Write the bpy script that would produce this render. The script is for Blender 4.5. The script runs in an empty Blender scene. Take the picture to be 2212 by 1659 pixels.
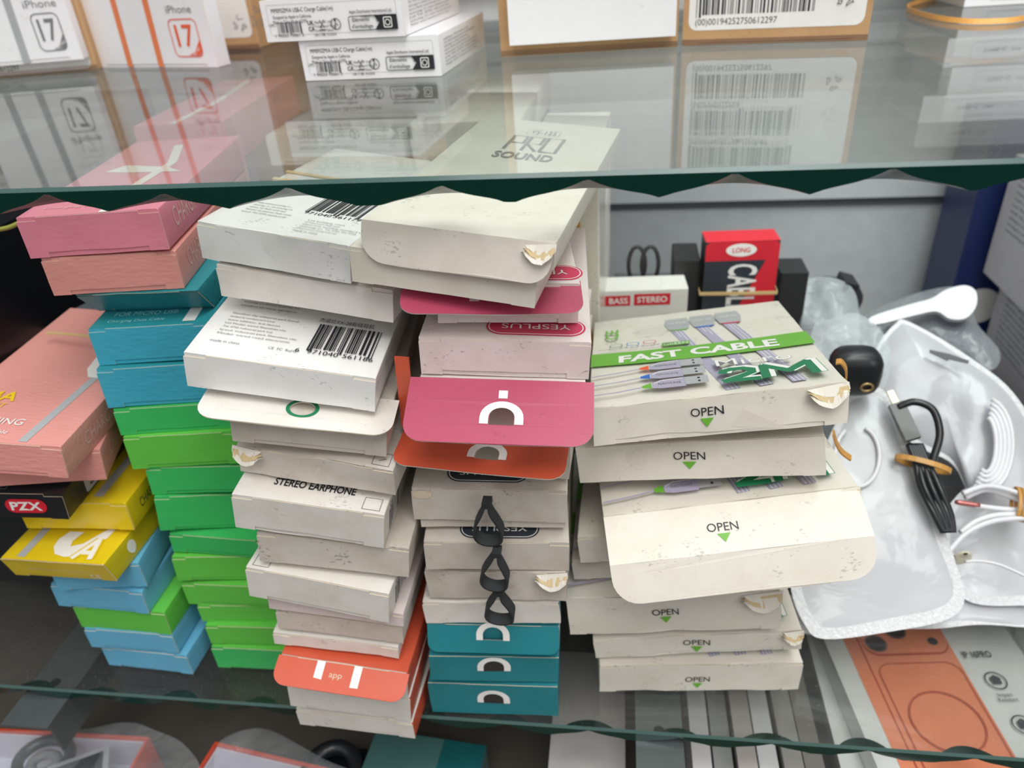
import bpy, bmesh, math, random
from mathutils import Vector, Matrix, noise
from mathutils.geometry import tessellate_polygon
PI = math.pi
C = bpy.context.scene.collection
sc = bpy.context.scene

# ------------------------------------------------------------ camera, sky, lights
CAM = Vector((0.0, 0.0, 0.44208))
RIGHT = Vector((0.99029359, 0.12267056, -0.0653493))
DOWN = Vector((0.00891315, -0.52524832, -0.85090232))
FWD = Vector((-0.13870528, 0.84206065, -0.52124343))
F_PX = 1620.0
cam_d = bpy.data.cameras.new('camera'); cam = bpy.data.objects.new('camera', cam_d); C.objects.link(cam)
cam_d.sensor_width = 36.0; cam_d.lens = 36.0 * F_PX / 2212.0
cam.matrix_world = Matrix(((RIGHT.x, -DOWN.x, -FWD.x, CAM.x), (RIGHT.y, -DOWN.y, -FWD.y, CAM.y), (RIGHT.z, -DOWN.z, -FWD.z, CAM.z), (0, 0, 0, 1)))
cam_d.clip_start = 0.01
cam_d.dof.use_dof = True; cam_d.dof.focus_distance = 0.365; cam_d.dof.aperture_fstop = 8.0
sc.camera = cam
sc.view_settings.view_transform = 'Standard'; sc.view_settings.look = 'None'; sc.view_settings.gamma = 1; sc.view_settings.use_curve_mapping = False
sc.view_settings.exposure = 0.0
wd = bpy.data.worlds.new('shop_air'); sc.world = wd; wd.use_nodes = True
wd.node_tree.nodes['Background'].inputs[0].default_value = (0.95, 0.96, 1.0, 1); wd.node_tree.nodes['Background'].inputs[1].default_value = 0.72
W_N = wd.node_tree.nodes; W_L = wd.node_tree.links   # bright room above and in front, dark floor below
tc_ = W_N.new('ShaderNodeTexCoord'); sx_ = W_N.new('ShaderNodeSeparateXYZ'); rp_ = W_N.new('ShaderNodeValToRGB'); W_L.new(tc_.outputs['Generated'], sx_.inputs[0]); W_L.new(sx_.outputs[2], rp_.inputs[0])
ma_ = W_N.new('ShaderNodeMapRange'); ma_.inputs[1].default_value = -1; W_L.new(sx_.outputs[2], ma_.inputs[0]); W_L.new(ma_.outputs[0], rp_.inputs[0])
rp_.color_ramp.elements[0].position = 0.43; rp_.color_ramp.elements[0].color = (0.05, 0.047, 0.043, 1); rp_.color_ramp.elements[1].position = 0.70; rp_.color_ramp.elements[1].color = (0.98, 0.975, 0.97, 1)
W_L.new(rp_.outputs[0], W_N['Background'].inputs[0])
def area(name, loc, target, sx, sy, power, col):
    l = bpy.data.lights.new(name, 'AREA'); l.shape = 'RECTANGLE'; l.size = sx; l.size_y = sy; l.energy = power; l.color = col
    o = bpy.data.objects.new(name, l); o.location = loc; C.objects.link(o)
    o.rotation_euler = (Vector(target) - Vector(loc)).to_track_quat('-Z', 'Y').to_euler()
area('shop_ceiling_panel', (0.3, -0.75, 2.3), (0, 0.4, 0.2), 1.6, 1.2, 34, (1.0, 0.975, 0.94))
area('shop_ceiling_tube', (0.45, 0.35, 2.1), (0.1, 0.45, 0.1), 1.5, 0.5, 18, (0.95, 0.98, 1.0))
area('street_window', (2.0, -1.2, 1.0), (0.2, 0.4, 0.1), 1.4, 1.2, 12, (1.0, 0.98, 0.96))

area('back_wall_fill', (0.10, 0.60, 0.335), (0.16, 0.86, 0.10), 0.46, 0.20, 0.42, (0.93, 0.97, 1.0))  # invented fill lamp, placed to brighten the back wall
# ------------------------------------------------------------ measuring helpers
def ray(px, py): return RIGHT * (px - 1106.0) + DOWN * (py - 829.5) + FWD * F_PX
def at_y(px, py, Y): r = ray(px, py); return CAM + r * (Y / r.y)
def at_z(px, py, z): r = ray(px, py); return CAM + r * ((z - CAM.z) / r.z)
def at_x(px, py, X): r = ray(px, py); return CAM + r * (X / r.x)
def at_plane(px, py, p0, n):
    r = ray(px, py); return CAM + r * ((Vector(p0) - CAM).dot(Vector(n)) / r.dot(Vector(n)))

# ------------------------------------------------------------ materials
def lin(c): return tuple(((v / 255.0) / 12.92 if v / 255.0 <= 0.04045 else ((v / 255.0 + 0.055) / 1.055) ** 2.4) for v in c)
MATS = {}
def paper(name, rgb, rough=0.5, dirt=0.35, emboss=0.0, spots=0.5, coat=0.0):
    """printed card: own colour, faint grime with a shape of its own, small scuffs, paper grain"""
    if name in MATS: return MATS[name]
    m = bpy.data.materials.new(name); m.use_nodes = True; nt = m.node_tree; N = nt.nodes; L = nt.links
    b = N['Principled BSDF']; b.inputs['Roughness'].default_value = rough; b.inputs['Coat Weight'].default_value = coat; b.inputs['Coat Roughness'].default_value = 0.2
    tc = N.new('ShaderNodeTexCoord'); oi = N.new('ShaderNodeObjectInfo'); mp = N.new('ShaderNodeVectorMath'); mp.operation = 'ADD'
    sc_ = N.new('ShaderNodeVectorMath'); sc_.operation = 'SCALE'; sc_.inputs['Scale'].default_value = 40
    cx = N.new('ShaderNodeCombineXYZ'); L.new(oi.outputs['Random'], cx.inputs[0]); L.new(oi.outputs['Random'], cx.inputs[1]); L.new(cx.outputs[0], sc_.inputs[0])
    L.new(tc.outputs['Object'], mp.inputs[0]); L.new(sc_.outputs[0], mp.inputs[1])
    n1 = N.new('ShaderNodeTexNoise'); n1.inputs['Scale'].default_value = 38; n1.inputs['Detail'].default_value = 6; n1.inputs['Roughness'].default_value = 0.7; L.new(mp.outputs[0], n1.inputs['Vector'])
    r1 = N.new('ShaderNodeValToRGB'); r1.color_ramp.elements[0].position = 0.42; r1.color_ramp.elements[1].position = 0.72
    r1.color_ramp.elements[0].color = (0, 0, 0, 1); r1.color_ramp.elements[1].color = (1, 1, 1, 1); L.new(n1.outputs['Fac'], r1.inputs[0])
    base = lin(rgb); dk = tuple(v * k for v, k in zip(base, (0.80, 0.76, 0.68)))
    mx = N.new('ShaderNodeMix'); mx.data_type = 'RGBA'; mx.inputs[6].default_value = (*base, 1); mx.inputs[7].default_value = (*dk, 1)
    ml = N.new('ShaderNodeMath'); ml.operation = 'MULTIPLY'; ml.inputs[1].default_value = dirt; L.new(r1.outputs[0], ml.inputs[0]); L.new(ml.outputs[0], mx.inputs[0])
    # scuffs: stretched fine noise, thresholded
    st = N.new('ShaderNodeVectorMath'); st.operation = 'MULTIPLY'; st.inputs[1].default_value = (420, 900, 700); L.new(mp.outputs[0], st.inputs[0])
    n2 = N.new('ShaderNodeTexNoise'); n2.inputs['Scale'].default_value = 1.0; n2.inputs['Detail'].default_value = 3; L.new(st.outputs[0], n2.inputs['Vector'])
    n3 = N.new('ShaderNodeTexNoise'); n3.inputs['Scale'].default_value = 55; n3.inputs['Detail'].default_value = 2; L.new(mp.outputs[0], n3.inputs['Vector'])
    a = N.new('ShaderNodeMath'); a.operation = 'MULTIPLY'; L.new(n2.outputs['Fac'], a.inputs[0]); L.new(n3.outputs['Fac'], a.inputs[1])
    r2 = N.new('ShaderNodeValToRGB'); r2.color_ramp.elements[0].position = 0.375; r2.color_ramp.elements[1].position = 0.43
    r2.color_ramp.elements[0].color = (0, 0, 0, 1); r2.color_ramp.elements[1].color = (spots,) * 3 + (1,); L.new(a.outputs[0], r2.inputs[0])
    m2 = N.new('ShaderNodeMix'); m2.data_type = 'RGBA'; m2.inputs[7].default_value = (*(v * 0.42 for v in base), 1); L.new(mx.outputs[2], m2.inputs[6]); L.new(r2.outputs[0], m2.inputs[0])
    L.new(m2.outputs[2], b.inputs['Base Color'])
    bp = N.new('ShaderNodeBump'); bp.inputs['Strength'].default_value = 0.12; bp.inputs['Distance'].default_value = 0.0006
    if emboss:
        w = N.new('ShaderNodeTexNoise'); w.inputs['Scale'].default_value = 1.0; w.inputs['Detail'].default_value = 2
        v = N.new('ShaderNodeMapping'); v.inputs['Rotation'].default_value = (0, 0.7, 0.7); v.inputs['Scale'].default_value = (160, 900, 420); L.new(mp.outputs[0], v.inputs[0]); L.new(v.outputs[0], w.inputs['Vector'])
        L.new(w.outputs['Fac'], bp.inputs['Height']); bp.inputs['Strength'].default_value = emboss
    else:
        L.new(n1.outputs['Fac'], bp.inputs['Height'])
    L.new(bp.outputs[0], b.inputs['Normal'])
    MATS[name] = m; return m
def flat(name, rgb, rough=0.5, metal=0.0, coat=0.0, alpha=1.0):
    if name in MATS: return MATS[name]
    m = bpy.data.materials.new(name); m.use_nodes = True; nt = m.node_tree; b = nt.nodes['Principled BSDF']
    n = nt.nodes.new('ShaderNodeTexNoise'); n.inputs['Scale'].default_value = 60; n.inputs['Detail'].default_value = 3
    tc = nt.nodes.new('ShaderNodeTexCoord'); nt.links.new(tc.outputs['Object'], n.inputs['Vector'])
    mx = nt.nodes.new('ShaderNodeMix'); mx.data_type = 'RGBA'; c = lin(rgb)
    mx.inputs[6].default_value = (*(v * 0.9 for v in c), 1); mx.inputs[7].default_value = (*(min(1, v * 1.08) for v in c), 1)
    nt.links.new(n.outputs['Fac'], mx.inputs[0]); nt.links.new(mx.outputs[2], b.inputs['Base Color'])
    b.inputs['Roughness'].default_value = rough; b.inputs['Metallic'].default_value = metal; b.inputs['Coat Weight'].default_value = coat; b.inputs['Alpha'].default_value = alpha
    MATS[name] = m; return m
def glass(name, tint, dust=0.02, strength=1.0, rough=0.0):
    """float glass pane: tinted see-through plus a mirror share that grows towards grazing"""
    if name in MATS: return MATS[name]
    m = bpy.data.materials.new(name); m.use_nodes = True; nt = m.node_tree; N = nt.nodes; L = nt.links
    N.remove(N['Principled BSDF']); out = N['Material Output']
    g = N.new('ShaderNodeNewGeometry'); d = N.new('ShaderNodeVectorMath'); d.operation = 'DOT_PRODUCT'; L.new(g.outputs['Normal'], d.inputs[0]); L.new(g.outputs['Incoming'], d.inputs[1])
    def mth(op, x, y=None):
        q = N.new('ShaderNodeMath'); q.operation = op
        for k, v in enumerate((x, y)):
            if v is None: continue
            if isinstance(v, (int, float)): q.inputs[k].default_value = v
            else: L.new(v, q.inputs[k])
        return q.outputs[0]
    c = mth('ABSOLUTE', d.outputs['Value']); p = mth('POWER', mth('SUBTRACT', 1.0, c), 5.0)
    fr = mth('MULTIPLY', mth('ADD', mth('MULTIPLY', p, 0.96), 0.04), strength)
    tr = N.new('ShaderNodeBsdfTransparent'); tr.inputs[0].default_value = (*tint, 1)
    gl = N.new('ShaderNodeBsdfGlossy'); gl.inputs['Roughness'].default_value = rough
    mx = N.new('ShaderNodeMixShader'); L.new(fr, mx.inputs[0]); L.new(tr.outputs[0], mx.inputs[1]); L.new(gl.outputs[0], mx.inputs[2])
    # dust: fine specks and wiped streaks lying on the pane
    tc = N.new('ShaderNodeTexCoord'); n = N.new('ShaderNodeTexNoise'); n.inputs['Scale'].default_value = 900; n.inputs['Detail'].default_value = 2; L.new(tc.outputs['Object'], n.inputs['Vector'])
    mpg = N.new('ShaderNodeMapping'); mpg.inputs['Scale'].default_value = (14, 60, 14); L.new(tc.outputs['Object'], mpg.inputs[0])
    n2 = N.new('ShaderNodeTexNoise'); n2.inputs['Scale'].default_value = 1; n2.inputs['Detail'].default_value = 6; L.new(mpg.outputs[0], n2.inputs['Vector'])
    sp = mth('MULTIPLY', mth('GREATER_THAN', n.outputs['Fac'], 0.70), 0.22)
    du = mth('ADD', mth('MULTIPLY', n2.outputs['Fac'], dust), mth('MULTIPLY', sp, 1.0 if dust > 0.01 else 0.0))
    df = N.new('ShaderNodeBsdfDiffuse'); df.inputs[0].default_value = (0.75, 0.76, 0.74, 1)
    m2 = N.new('ShaderNodeMixShader'); L.new(du, m2.inputs[0]); L.new(mx.outputs[0], m2.inputs[1]); L.new(df.outputs[0], m2.inputs[2])
    L.new(m2.outputs[0], out.inputs['Surface']); MATS[name] = m; return m
def film(name, rgb, alpha, rough=0.25, bump=0.4, scale=60, spec=0.5):
    """plastic film: partly see-through, glossy, softly crinkled"""
    if name in MATS: return MATS[name]
    m = bpy.data.materials.new(name); m.use_nodes = True; nt = m.node_tree; N = nt.nodes; L = nt.links; b = N['Principled BSDF']
    b.inputs['Base Color'].default_value = (*lin(rgb), 1); b.inputs['Roughness'].default_value = rough; b.inputs['Alpha'].default_value = alpha
    b.inputs['Coat Weight'].default_value = spec; b.inputs['Coat Roughness'].default_value = 0.08; b.inputs['Subsurface Weight'].default_value = 0.0
    tc = N.new('ShaderNodeTexCoord'); n = N.new('ShaderNodeTexNoise'); n.inputs['Scale'].default_value = scale; n.inputs['Detail'].default_value = 3; n.inputs['Distortion'].default_value = 1.2
    L.new(tc.outputs['Object'], n.inputs['Vector']); bp = N.new('ShaderNodeBump'); bp.inputs['Strength'].default_value = bump; bp.inputs['Distance'].default_value = 0.004
    L.new(n.outputs['Fac'], bp.inputs['Height']); L.new(bp.outputs[0], b.inputs['Normal']); L.new(bp.outputs[0], b.inputs['Coat Normal'])
    MATS[name] = m; return m

WHITE = paper('white_card', (226, 222, 216), 0.42, 0.55, coat=0.15)
CREAM = paper('cream_card', (226, 221, 210), 0.5, 0.4)
GREY = paper('worn_grey_card', (206, 199, 190), 0.6, 0.8, spots=0.7)
PINKW = paper('pinkish_white_card', (226, 214, 212), 0.55, 0.5, spots=0.7)
PINK = paper('pink_card', (230, 138, 158), 0.4, 0.12, 0.25, 0.1, 0.2)
SALMON = paper('salmon_card', (226, 154, 146), 0.42, 0.12, 0.5, 0.15)
TEAL = paper('teal_card', (44, 142, 152), 0.42, 0.12, 0.3, 0.1)
AQUA = paper('aqua_blue_card', (66, 172, 198), 0.42, 0.12, 0.5, 0.1)
GREEN = paper('green_card', (62, 188, 100), 0.42, 0.12, 0.2, 0.1)
LIME = paper('lime_green_card', (100, 196, 76), 0.42, 0.12, 0.2, 0.1)
SKY = paper('sky_blue_card', (104, 178, 212), 0.42, 0.12, 0.2, 0.1)
YELLOW = paper('yellow_card', (228, 198, 30), 0.3, 0.12, 0, 0.1, 0.4)
BLACKC = paper('black_card', (36, 36, 40), 0.4, 0.2, 0, 0.3, 0.2)
ROSE = paper('rose_card', (178, 72, 100), 0.42, 0.2, 0, 0.3, 0.15)
ORANGE = paper('orange_card', (206, 88, 60), 0.42, 0.3, 0, 0.3, 0.15)
TURQ = paper('turquoise_card', (38, 128, 138), 0.4, 0.2, 0, 0.2, 0.15)
KRAFT = paper('kraft_card', (196, 156, 112), 0.75, 0.5)
KRAFTD = paper('kraft_edge', (150, 120, 100), 0.8, 0.8)
INSIDE = paper('bare_board_edge', (216, 202, 178), 0.8, 0.5)
BOARD = paper('tan_torn_board', (210, 188, 146), 0.85, 0.5)
INK = flat('black_ink', (34, 36, 40), 0.5); INKG = flat('grey_ink', (120, 122, 124), 0.5); INKL = flat('light_grey_ink', (176, 178, 180), 0.45)
PWHITE = flat('white_print', (240, 238, 234), 0.5); PGREEN = flat('leaf_green_print', (110, 178, 60), 0.45); PDGREEN = flat('deep_green_print', (30, 124, 82), 0.45)
PLIL = flat('lilac_grey_print', (176, 170, 192), 0.45); PROSE = flat('rose_print', (206, 62, 96), 0.45); PORANGE = flat('orange_print', (232, 96, 56), 0.45)
PBLUE = flat('blue_print', (50, 110, 196), 0.45); PRED = flat('red_print', (214, 40, 56), 0.45); PYEL = flat('yellow_print', (244, 206, 20), 0.4); PDARK = flat('slate_print', (52, 58, 66), 0.4)
SLOT = flat('dark_slot', (48, 42, 38), 0.9); PSOFT = flat('soft_embossed_print', (236, 190, 186), 0.3); PTEALL = flat('pale_aqua_print', (150, 214, 222), 0.4)

# ------------------------------------------------------------ mesh builder
class MB:
    def __init__(s): s.v = []; s.f = []; s.m = []; s.mats = []; s.sm = []
    def mi(s, mat):
        if mat not in s.mats: s.mats.append(mat)
        return s.mats.index(mat)
    def add(s, verts, faces, mat, smooth=False):
        k = len(s.v); s.v += [Vector(p) for p in verts]; i = s.mi(mat)
        for f in faces: s.f.append(tuple(k + a for a in f)); s.m.append(i); s.sm.append(smooth)
    def build(s, name, parent=None, warp=None, bevel=0.0):
        me = bpy.data.meshes.new(name); vs = [warp(p) for p in s.v] if warp else s.v
        me.from_pydata([tuple(p) for p in vs], [], s.f)
        for m in s.mats: me.materials.append(m)
        me.polygons.foreach_set('material_index', s.m); me.polygons.foreach_set('use_smooth', s.sm); me.update()
        o = bpy.data.objects.new(name, me); C.objects.link(o)
        if parent is not None: o.parent = parent
        return o
def prism_xy(mb, poly, holes, z0, z1, mat, frame, side=None, bottom=None):
    """2-D outline (with holes) swept from z0 to z1; frame maps (a,b,c) to a point"""
    loops = [[Vector((p[0], p[1], 0)) for p in poly]] + [[Vector((p[0], p[1], 0)) for p in h] for h in holes]
    tris = tessellate_polygon(loops); flatp = [p for l in loops for p in l]
    def area2(t): a, b, c = (flatp[i] for i in t); return (b - a).cross(c - a).z
    tris = [t if area2(t) > 0 else (t[0], t[2], t[1]) for t in tris]
    mb.add([frame(p.x, p.y, z1) for p in flatp], tris, mat)
    mb.add([frame(p.x, p.y, z0) for p in flatp], [(t[0], t[2], t[1]) for t in tris], bottom or mat)
    for li, l in enumerate(loops):
        n = len(l); ar = sum(l[i].x * l[(i + 1) % n].y - l[(i + 1) % n].x * l[i].y for i in range(n))
        ccw = ar > 0
        if li: ccw = not ccw
        vs = [frame(p.x, p.y, z0) for p in l] + [frame(p.x, p.y, z1) for p in l]
        fs = [((i, (i + 1) % n, n + (i + 1) % n, n + i) if ccw else (i, n + i, n + (i + 1) % n, (i + 1) % n)) for i in range(n)]
        mb.add(vs, fs, side or mat)
def rounded(x0, y0, x1, y1, r, n=6, which=(1, 1, 1, 1)):
    pts = []
    for (cx, cy, a0), on in zip(((x0 + r, y0 + r, PI), (x1 - r, y0 + r, 1.5 * PI), (x1 - r, y1 - r, 0), (x0 + r, y1 - r, 0.5 * PI)), which):
        if on:
            for i in range(n + 1): a = a0 + 0.5 * PI * i / n; pts.append((cx + r * math.cos(a), cy + r * math.sin(a)))
        else:
            pts.append((cx - r if cx - r == x0 or cx == x0 + r else cx + r, cy - r if cy == y0 + r else cy + r))
    return pts
def ellipse(cx, cy, a, b, n=28, t0=0, t1=2 * PI):
    return [(cx + a * math.cos(t0 + (t1 - t0) * i / n), cy + b * math.sin(t0 + (t1 - t0) * i / n)) for i in range(n if abs(t1 - t0 - 2 * PI) < 1e-6 else n + 1)]
def tube(mb, pts, r, mat, n=8, closed=False):
    pts = [Vector(p) for p in pts]; m = len(pts); rings = []; up = Vector((0, 0, 1))
    for i, p in enumerate(pts):
        a = pts[(i - 1) % m] if closed or i > 0 else p; b = pts[(i + 1) % m] if closed or i < m - 1 else p
        t = (b - a).normalized(); s = t.cross(up)
        if s.length < 1e-3: s = t.cross(Vector((1, 0, 0)))
        s.normalize(); u = s.cross(t).normalized(); up = u
        rr = r(i / (m - 1)) if callable(r) else r
        rings.append([p + s * (rr * math.cos(2 * PI * k / n)) + u * (rr * math.sin(2 * PI * k / n)) for k in range(n)])
    vs = [q for rg in rings for q in rg]; fs = []
    for i in range(m if closed else m - 1):
        for k in range(n): j = (i + 1) % m; fs.append((i * n + k, i * n + (k + 1) % n, j * n + (k + 1) % n, j * n + k))
    if not closed: fs += [tuple(range(n))[::-1], tuple((m - 1) * n + k for k in range(n))]
    mb.add(vs, fs, mat, True)
def spline(pts, k=8, closed=False):
    pts = [Vector(p) for p in pts]; n = len(pts); out = []
    for i in range(n if closed else n - 1):
        g = lambda j: pts[j % n] if closed else pts[max(0, min(n - 1, j))]
        a, b, c, d = g(i - 1), g(i), g(i + 1), g(i + 2)
        for q in range(k):
            t = q / k; out.append(0.5 * ((2 * b) + (c - a) * t + (2 * a - 5 * b + 4 * c - d) * t * t + (3 * b - a - 3 * c + d) * t ** 3))
    if not closed: out.append(pts[-1])
    return out
def ribbon(mb, pts, wvec, th, mat, closed=False):
    """flat band along pts; wvec(i) gives its half-width vector, th its thickness"""
    pts = [Vector(p) for p in pts]; m = len(pts); vs = []; fs = []
    for i, p in enumerate(pts):
        a = pts[(i - 1) % m] if closed or i > 0 else p; b = pts[(i + 1) % m] if closed or i < m - 1 else p
        t = (b - a).normalized(); w = Vector(wvec(i)) if callable(wvec) else Vector(wvec); nn = t.cross(w).normalized() * (th / 2)
        vs += [p - w - nn, p + w - nn, p + w + nn, p - w + nn]
    for i in range(m if closed else m - 1):
        j = (i + 1) % m
        for k in range(4): fs.append((i * 4 + k, j * 4 + k, j * 4 + (k + 1) % 4, i * 4 + (k + 1) % 4))
    if not closed: fs += [(0, 1, 2, 3), ((m - 1) * 4 + 3, (m - 1) * 4 + 2, (m - 1) * 4 + 1, (m - 1) * 4)]
    mb.add(vs, fs, mat)
def cuboid(mb, x0, y0, z0, x1, y1, z1, mat, M=None):
    vs = [(x, y, z) for z in (z0, z1) for y in (y0, y1) for x in (x0, x1)]
    if M is not None: vs = [M @ Vector(p) for p in vs]
    mb.add(vs, [(0, 2, 3, 1), (4, 5, 7, 6), (0, 1, 5, 4), (1, 3, 7, 5), (3, 2, 6, 7), (2, 0, 4, 6)], mat)

# ------------------------------------------------------------ lettering
TXT = {}
def glyphs(s, bold=0.0):
    k = (s, bold)
    if k in TXT: return TXT[k]
    cu = bpy.data.curves.new('lettering', 'FONT'); cu.body = s; cu.size = 1.0; cu.align_x = 'LEFT'; cu.offset = bold; cu.resolution_u = 3
    ob = bpy.data.objects.new('lettering', cu); C.objects.link(ob); dg = bpy.context.evaluated_depsgraph_get(); dg.update()
    me = bpy.data.meshes.new_from_object(ob.evaluated_get(dg)); C.objects.unlink(ob)
    vs = [(v.co.x, v.co.y) for v in me.vertices]; fs = [tuple(p.vertices) for p in me.polygons]
    bpy.data.objects.remove(ob); bpy.data.curves.remove(cu); bpy.data.meshes.remove(me)
    if vs:
        x0 = min(v[0] for v in vs); x1 = max(v[0] for v in vs); y0 = min(v[1] for v in vs); y1 = max(v[1] for v in vs)
    else: x0 = x1 = y0 = y1 = 0
    TXT[k] = (vs, fs, (x0, x1, y0, y1)); return TXT[k]
class Art:
    """prints drawn in a face's own 2-D frame and laid a hair above it"""
    def __init__(s, mb, frame, extra=0.0): s.mb = mb; s.fr = frame; s.k = 1; s.x = extra
    def lift(s): s.k += 1; return 0.00018 + s.x + s.k * 0.00003
    def poly(s, pts, mat, holes=()):
        z = s.lift(); loops = [[Vector((p[0], p[1], 0)) for p in pts]] + [[Vector((p[0], p[1], 0)) for p in h] for h in holes]
        fp = [p for l in loops for p in l]; t = tessellate_polygon(loops)
        t = [q if (fp[q[1]] - fp[q[0]]).cross(fp[q[2]] - fp[q[0]]).z > 0 else (q[0], q[2], q[1]) for q in t]
        s.mb.add([s.fr(p.x, p.y, z) for p in fp], t, mat); s.k += 3
    def rect(s, x0, y0, x1, y1, mat, cuts=1):
        z = s.lift(); n = cuts
        vs = []; fs = []
        for i in range(n + 1):
            x = x0 + (x1 - x0) * i / n; vs += [s.fr(x, y0, z), s.fr(x, y1, z)]
        for i in range(n): fs.append((2 * i, 2 * i + 2, 2 * i + 3, 2 * i + 1))
        s.mb.add(vs, fs, mat)
    def line(s, pts, w, mat):
        z = s.lift(); vs = []; fs = []
        for i, p in enumerate(pts):
            a = pts[max(0, i - 1)]; b = pts[min(len(pts) - 1, i + 1)]; dx, dy = b[0] - a[0], b[1] - a[1]; l = math.hypot(dx, dy) or 1; nx, ny = -dy / l * w / 2, dx / l * w / 2
            vs += [s.fr(p[0] - nx, p[1] - ny, z), s.fr(p[0] + nx, p[1] + ny, z)]
        for i in range(len(pts) - 1): fs.append((2 * i, 2 * i + 2, 2 * i + 3, 2 * i + 1))
        s.mb.add(vs, fs, mat)
    def text(s, t, cx, cy, h, mat, rot=0.0, width=None, bold=0.0, shear=0.0):
        vs, fs, (x0, x1, y0, y1) = glyphs(t, bold)
        if not vs: return
        k = h / 0.7; kx = k if width is None else width / max(1e-6, x1 - x0); z = s.lift(); c, sn = math.cos(rot), math.sin(rot); out = []
        for x, y in vs:
            a = (x - (x0 + x1) / 2) * kx + shear * (y - 0.35) * k; b = (y - 0.35) * k
            out.append(s.fr(cx + a * c - b * sn, cy + a * sn + b * c, z))
        s.mb.add(out, fs, mat)
    def bars(s, x0, y0, x1, y1, mat, seed=1, tall=(), n=48, rot=0.0):
        rnd = random.Random(seed); ws = [rnd.choice((1, 1, 2, 3)) for _ in range(n)]; tot = sum(ws); x = x0; k = (x1 - x0) / tot
        cx, cy = (x0 + x1) / 2, (y0 + y1) / 2; c, sn = math.cos(rot), math.sin(rot); z = s.lift(); vs = []; fs = []
        for i, w in enumerate(ws):
            if i % 2 == 0:
                yb = y0 - (y1 - y0) * 0.1 if (i in (0, 2, n // 2, n // 2 + 2, n - 2, n - 4)) else y0
                q = len(vs)
                for a, b in ((x, yb), (x + w * k, yb), (x + w * k, y1), (x, y1)):
                    a -= cx; b -= cy; vs.append(s.fr(cx + a * c - b * sn, cy + a * sn + b * c, z))
                fs.append((q, q + 1, q + 2, q + 3))
            x += w * k
        s.mb.add(vs, fs, mat)
    def ring(s, cx, cy, r, w, mat, ax=1.0): s.poly(ellipse(cx, cy, r * ax, r), mat, [ellipse(cx, cy, (r - w) * ax, r - w)])
    def frame_rr(s, x0, y0, x1, y1, r, w, mat): s.poly(rounded(x0, y0, x1, y1, r), mat, [rounded(x0 + w, y0 + w, x1 - w, y1 - w, max(r - w, w * .2))])
    def recycle(s, cx, cy, r, mat):
        for k in range(3):
            a = PI / 2 + k * 2 * PI / 3; pts = []
            for da, rr in ((-0.85, 1.0), (0.05, 1.0), (0.05, 1.25), (0.42, 0.85), (0.05, 0.45), (0.05, 0.68), (-0.62, 0.62)): pts.append((cx + r * rr * math.cos(a + da), cy + r * rr * math.sin(a + da)))
            for i in range(7): s.line([pts[i], pts[(i + 1) % 7]], r * 0.09, mat)

def tag(o, label=None, cat=None, group=None, kind=None):
    if label: o['label'] = label
    if cat: o['category'] = cat
    if group: o['group'] = group
    if kind: o['kind'] = kind
    return o
def empty(name, loc, label, cat, group=None, rot=None):
    o = bpy.data.objects.new(name, None); o.empty_display_size = 0.01; C.objects.link(o); o.location = loc
    if rot is not None: o.rotation_mode = 'QUATERNION'; o.rotation_quaternion = rot
    return tag(o, label, cat, group)

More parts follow.
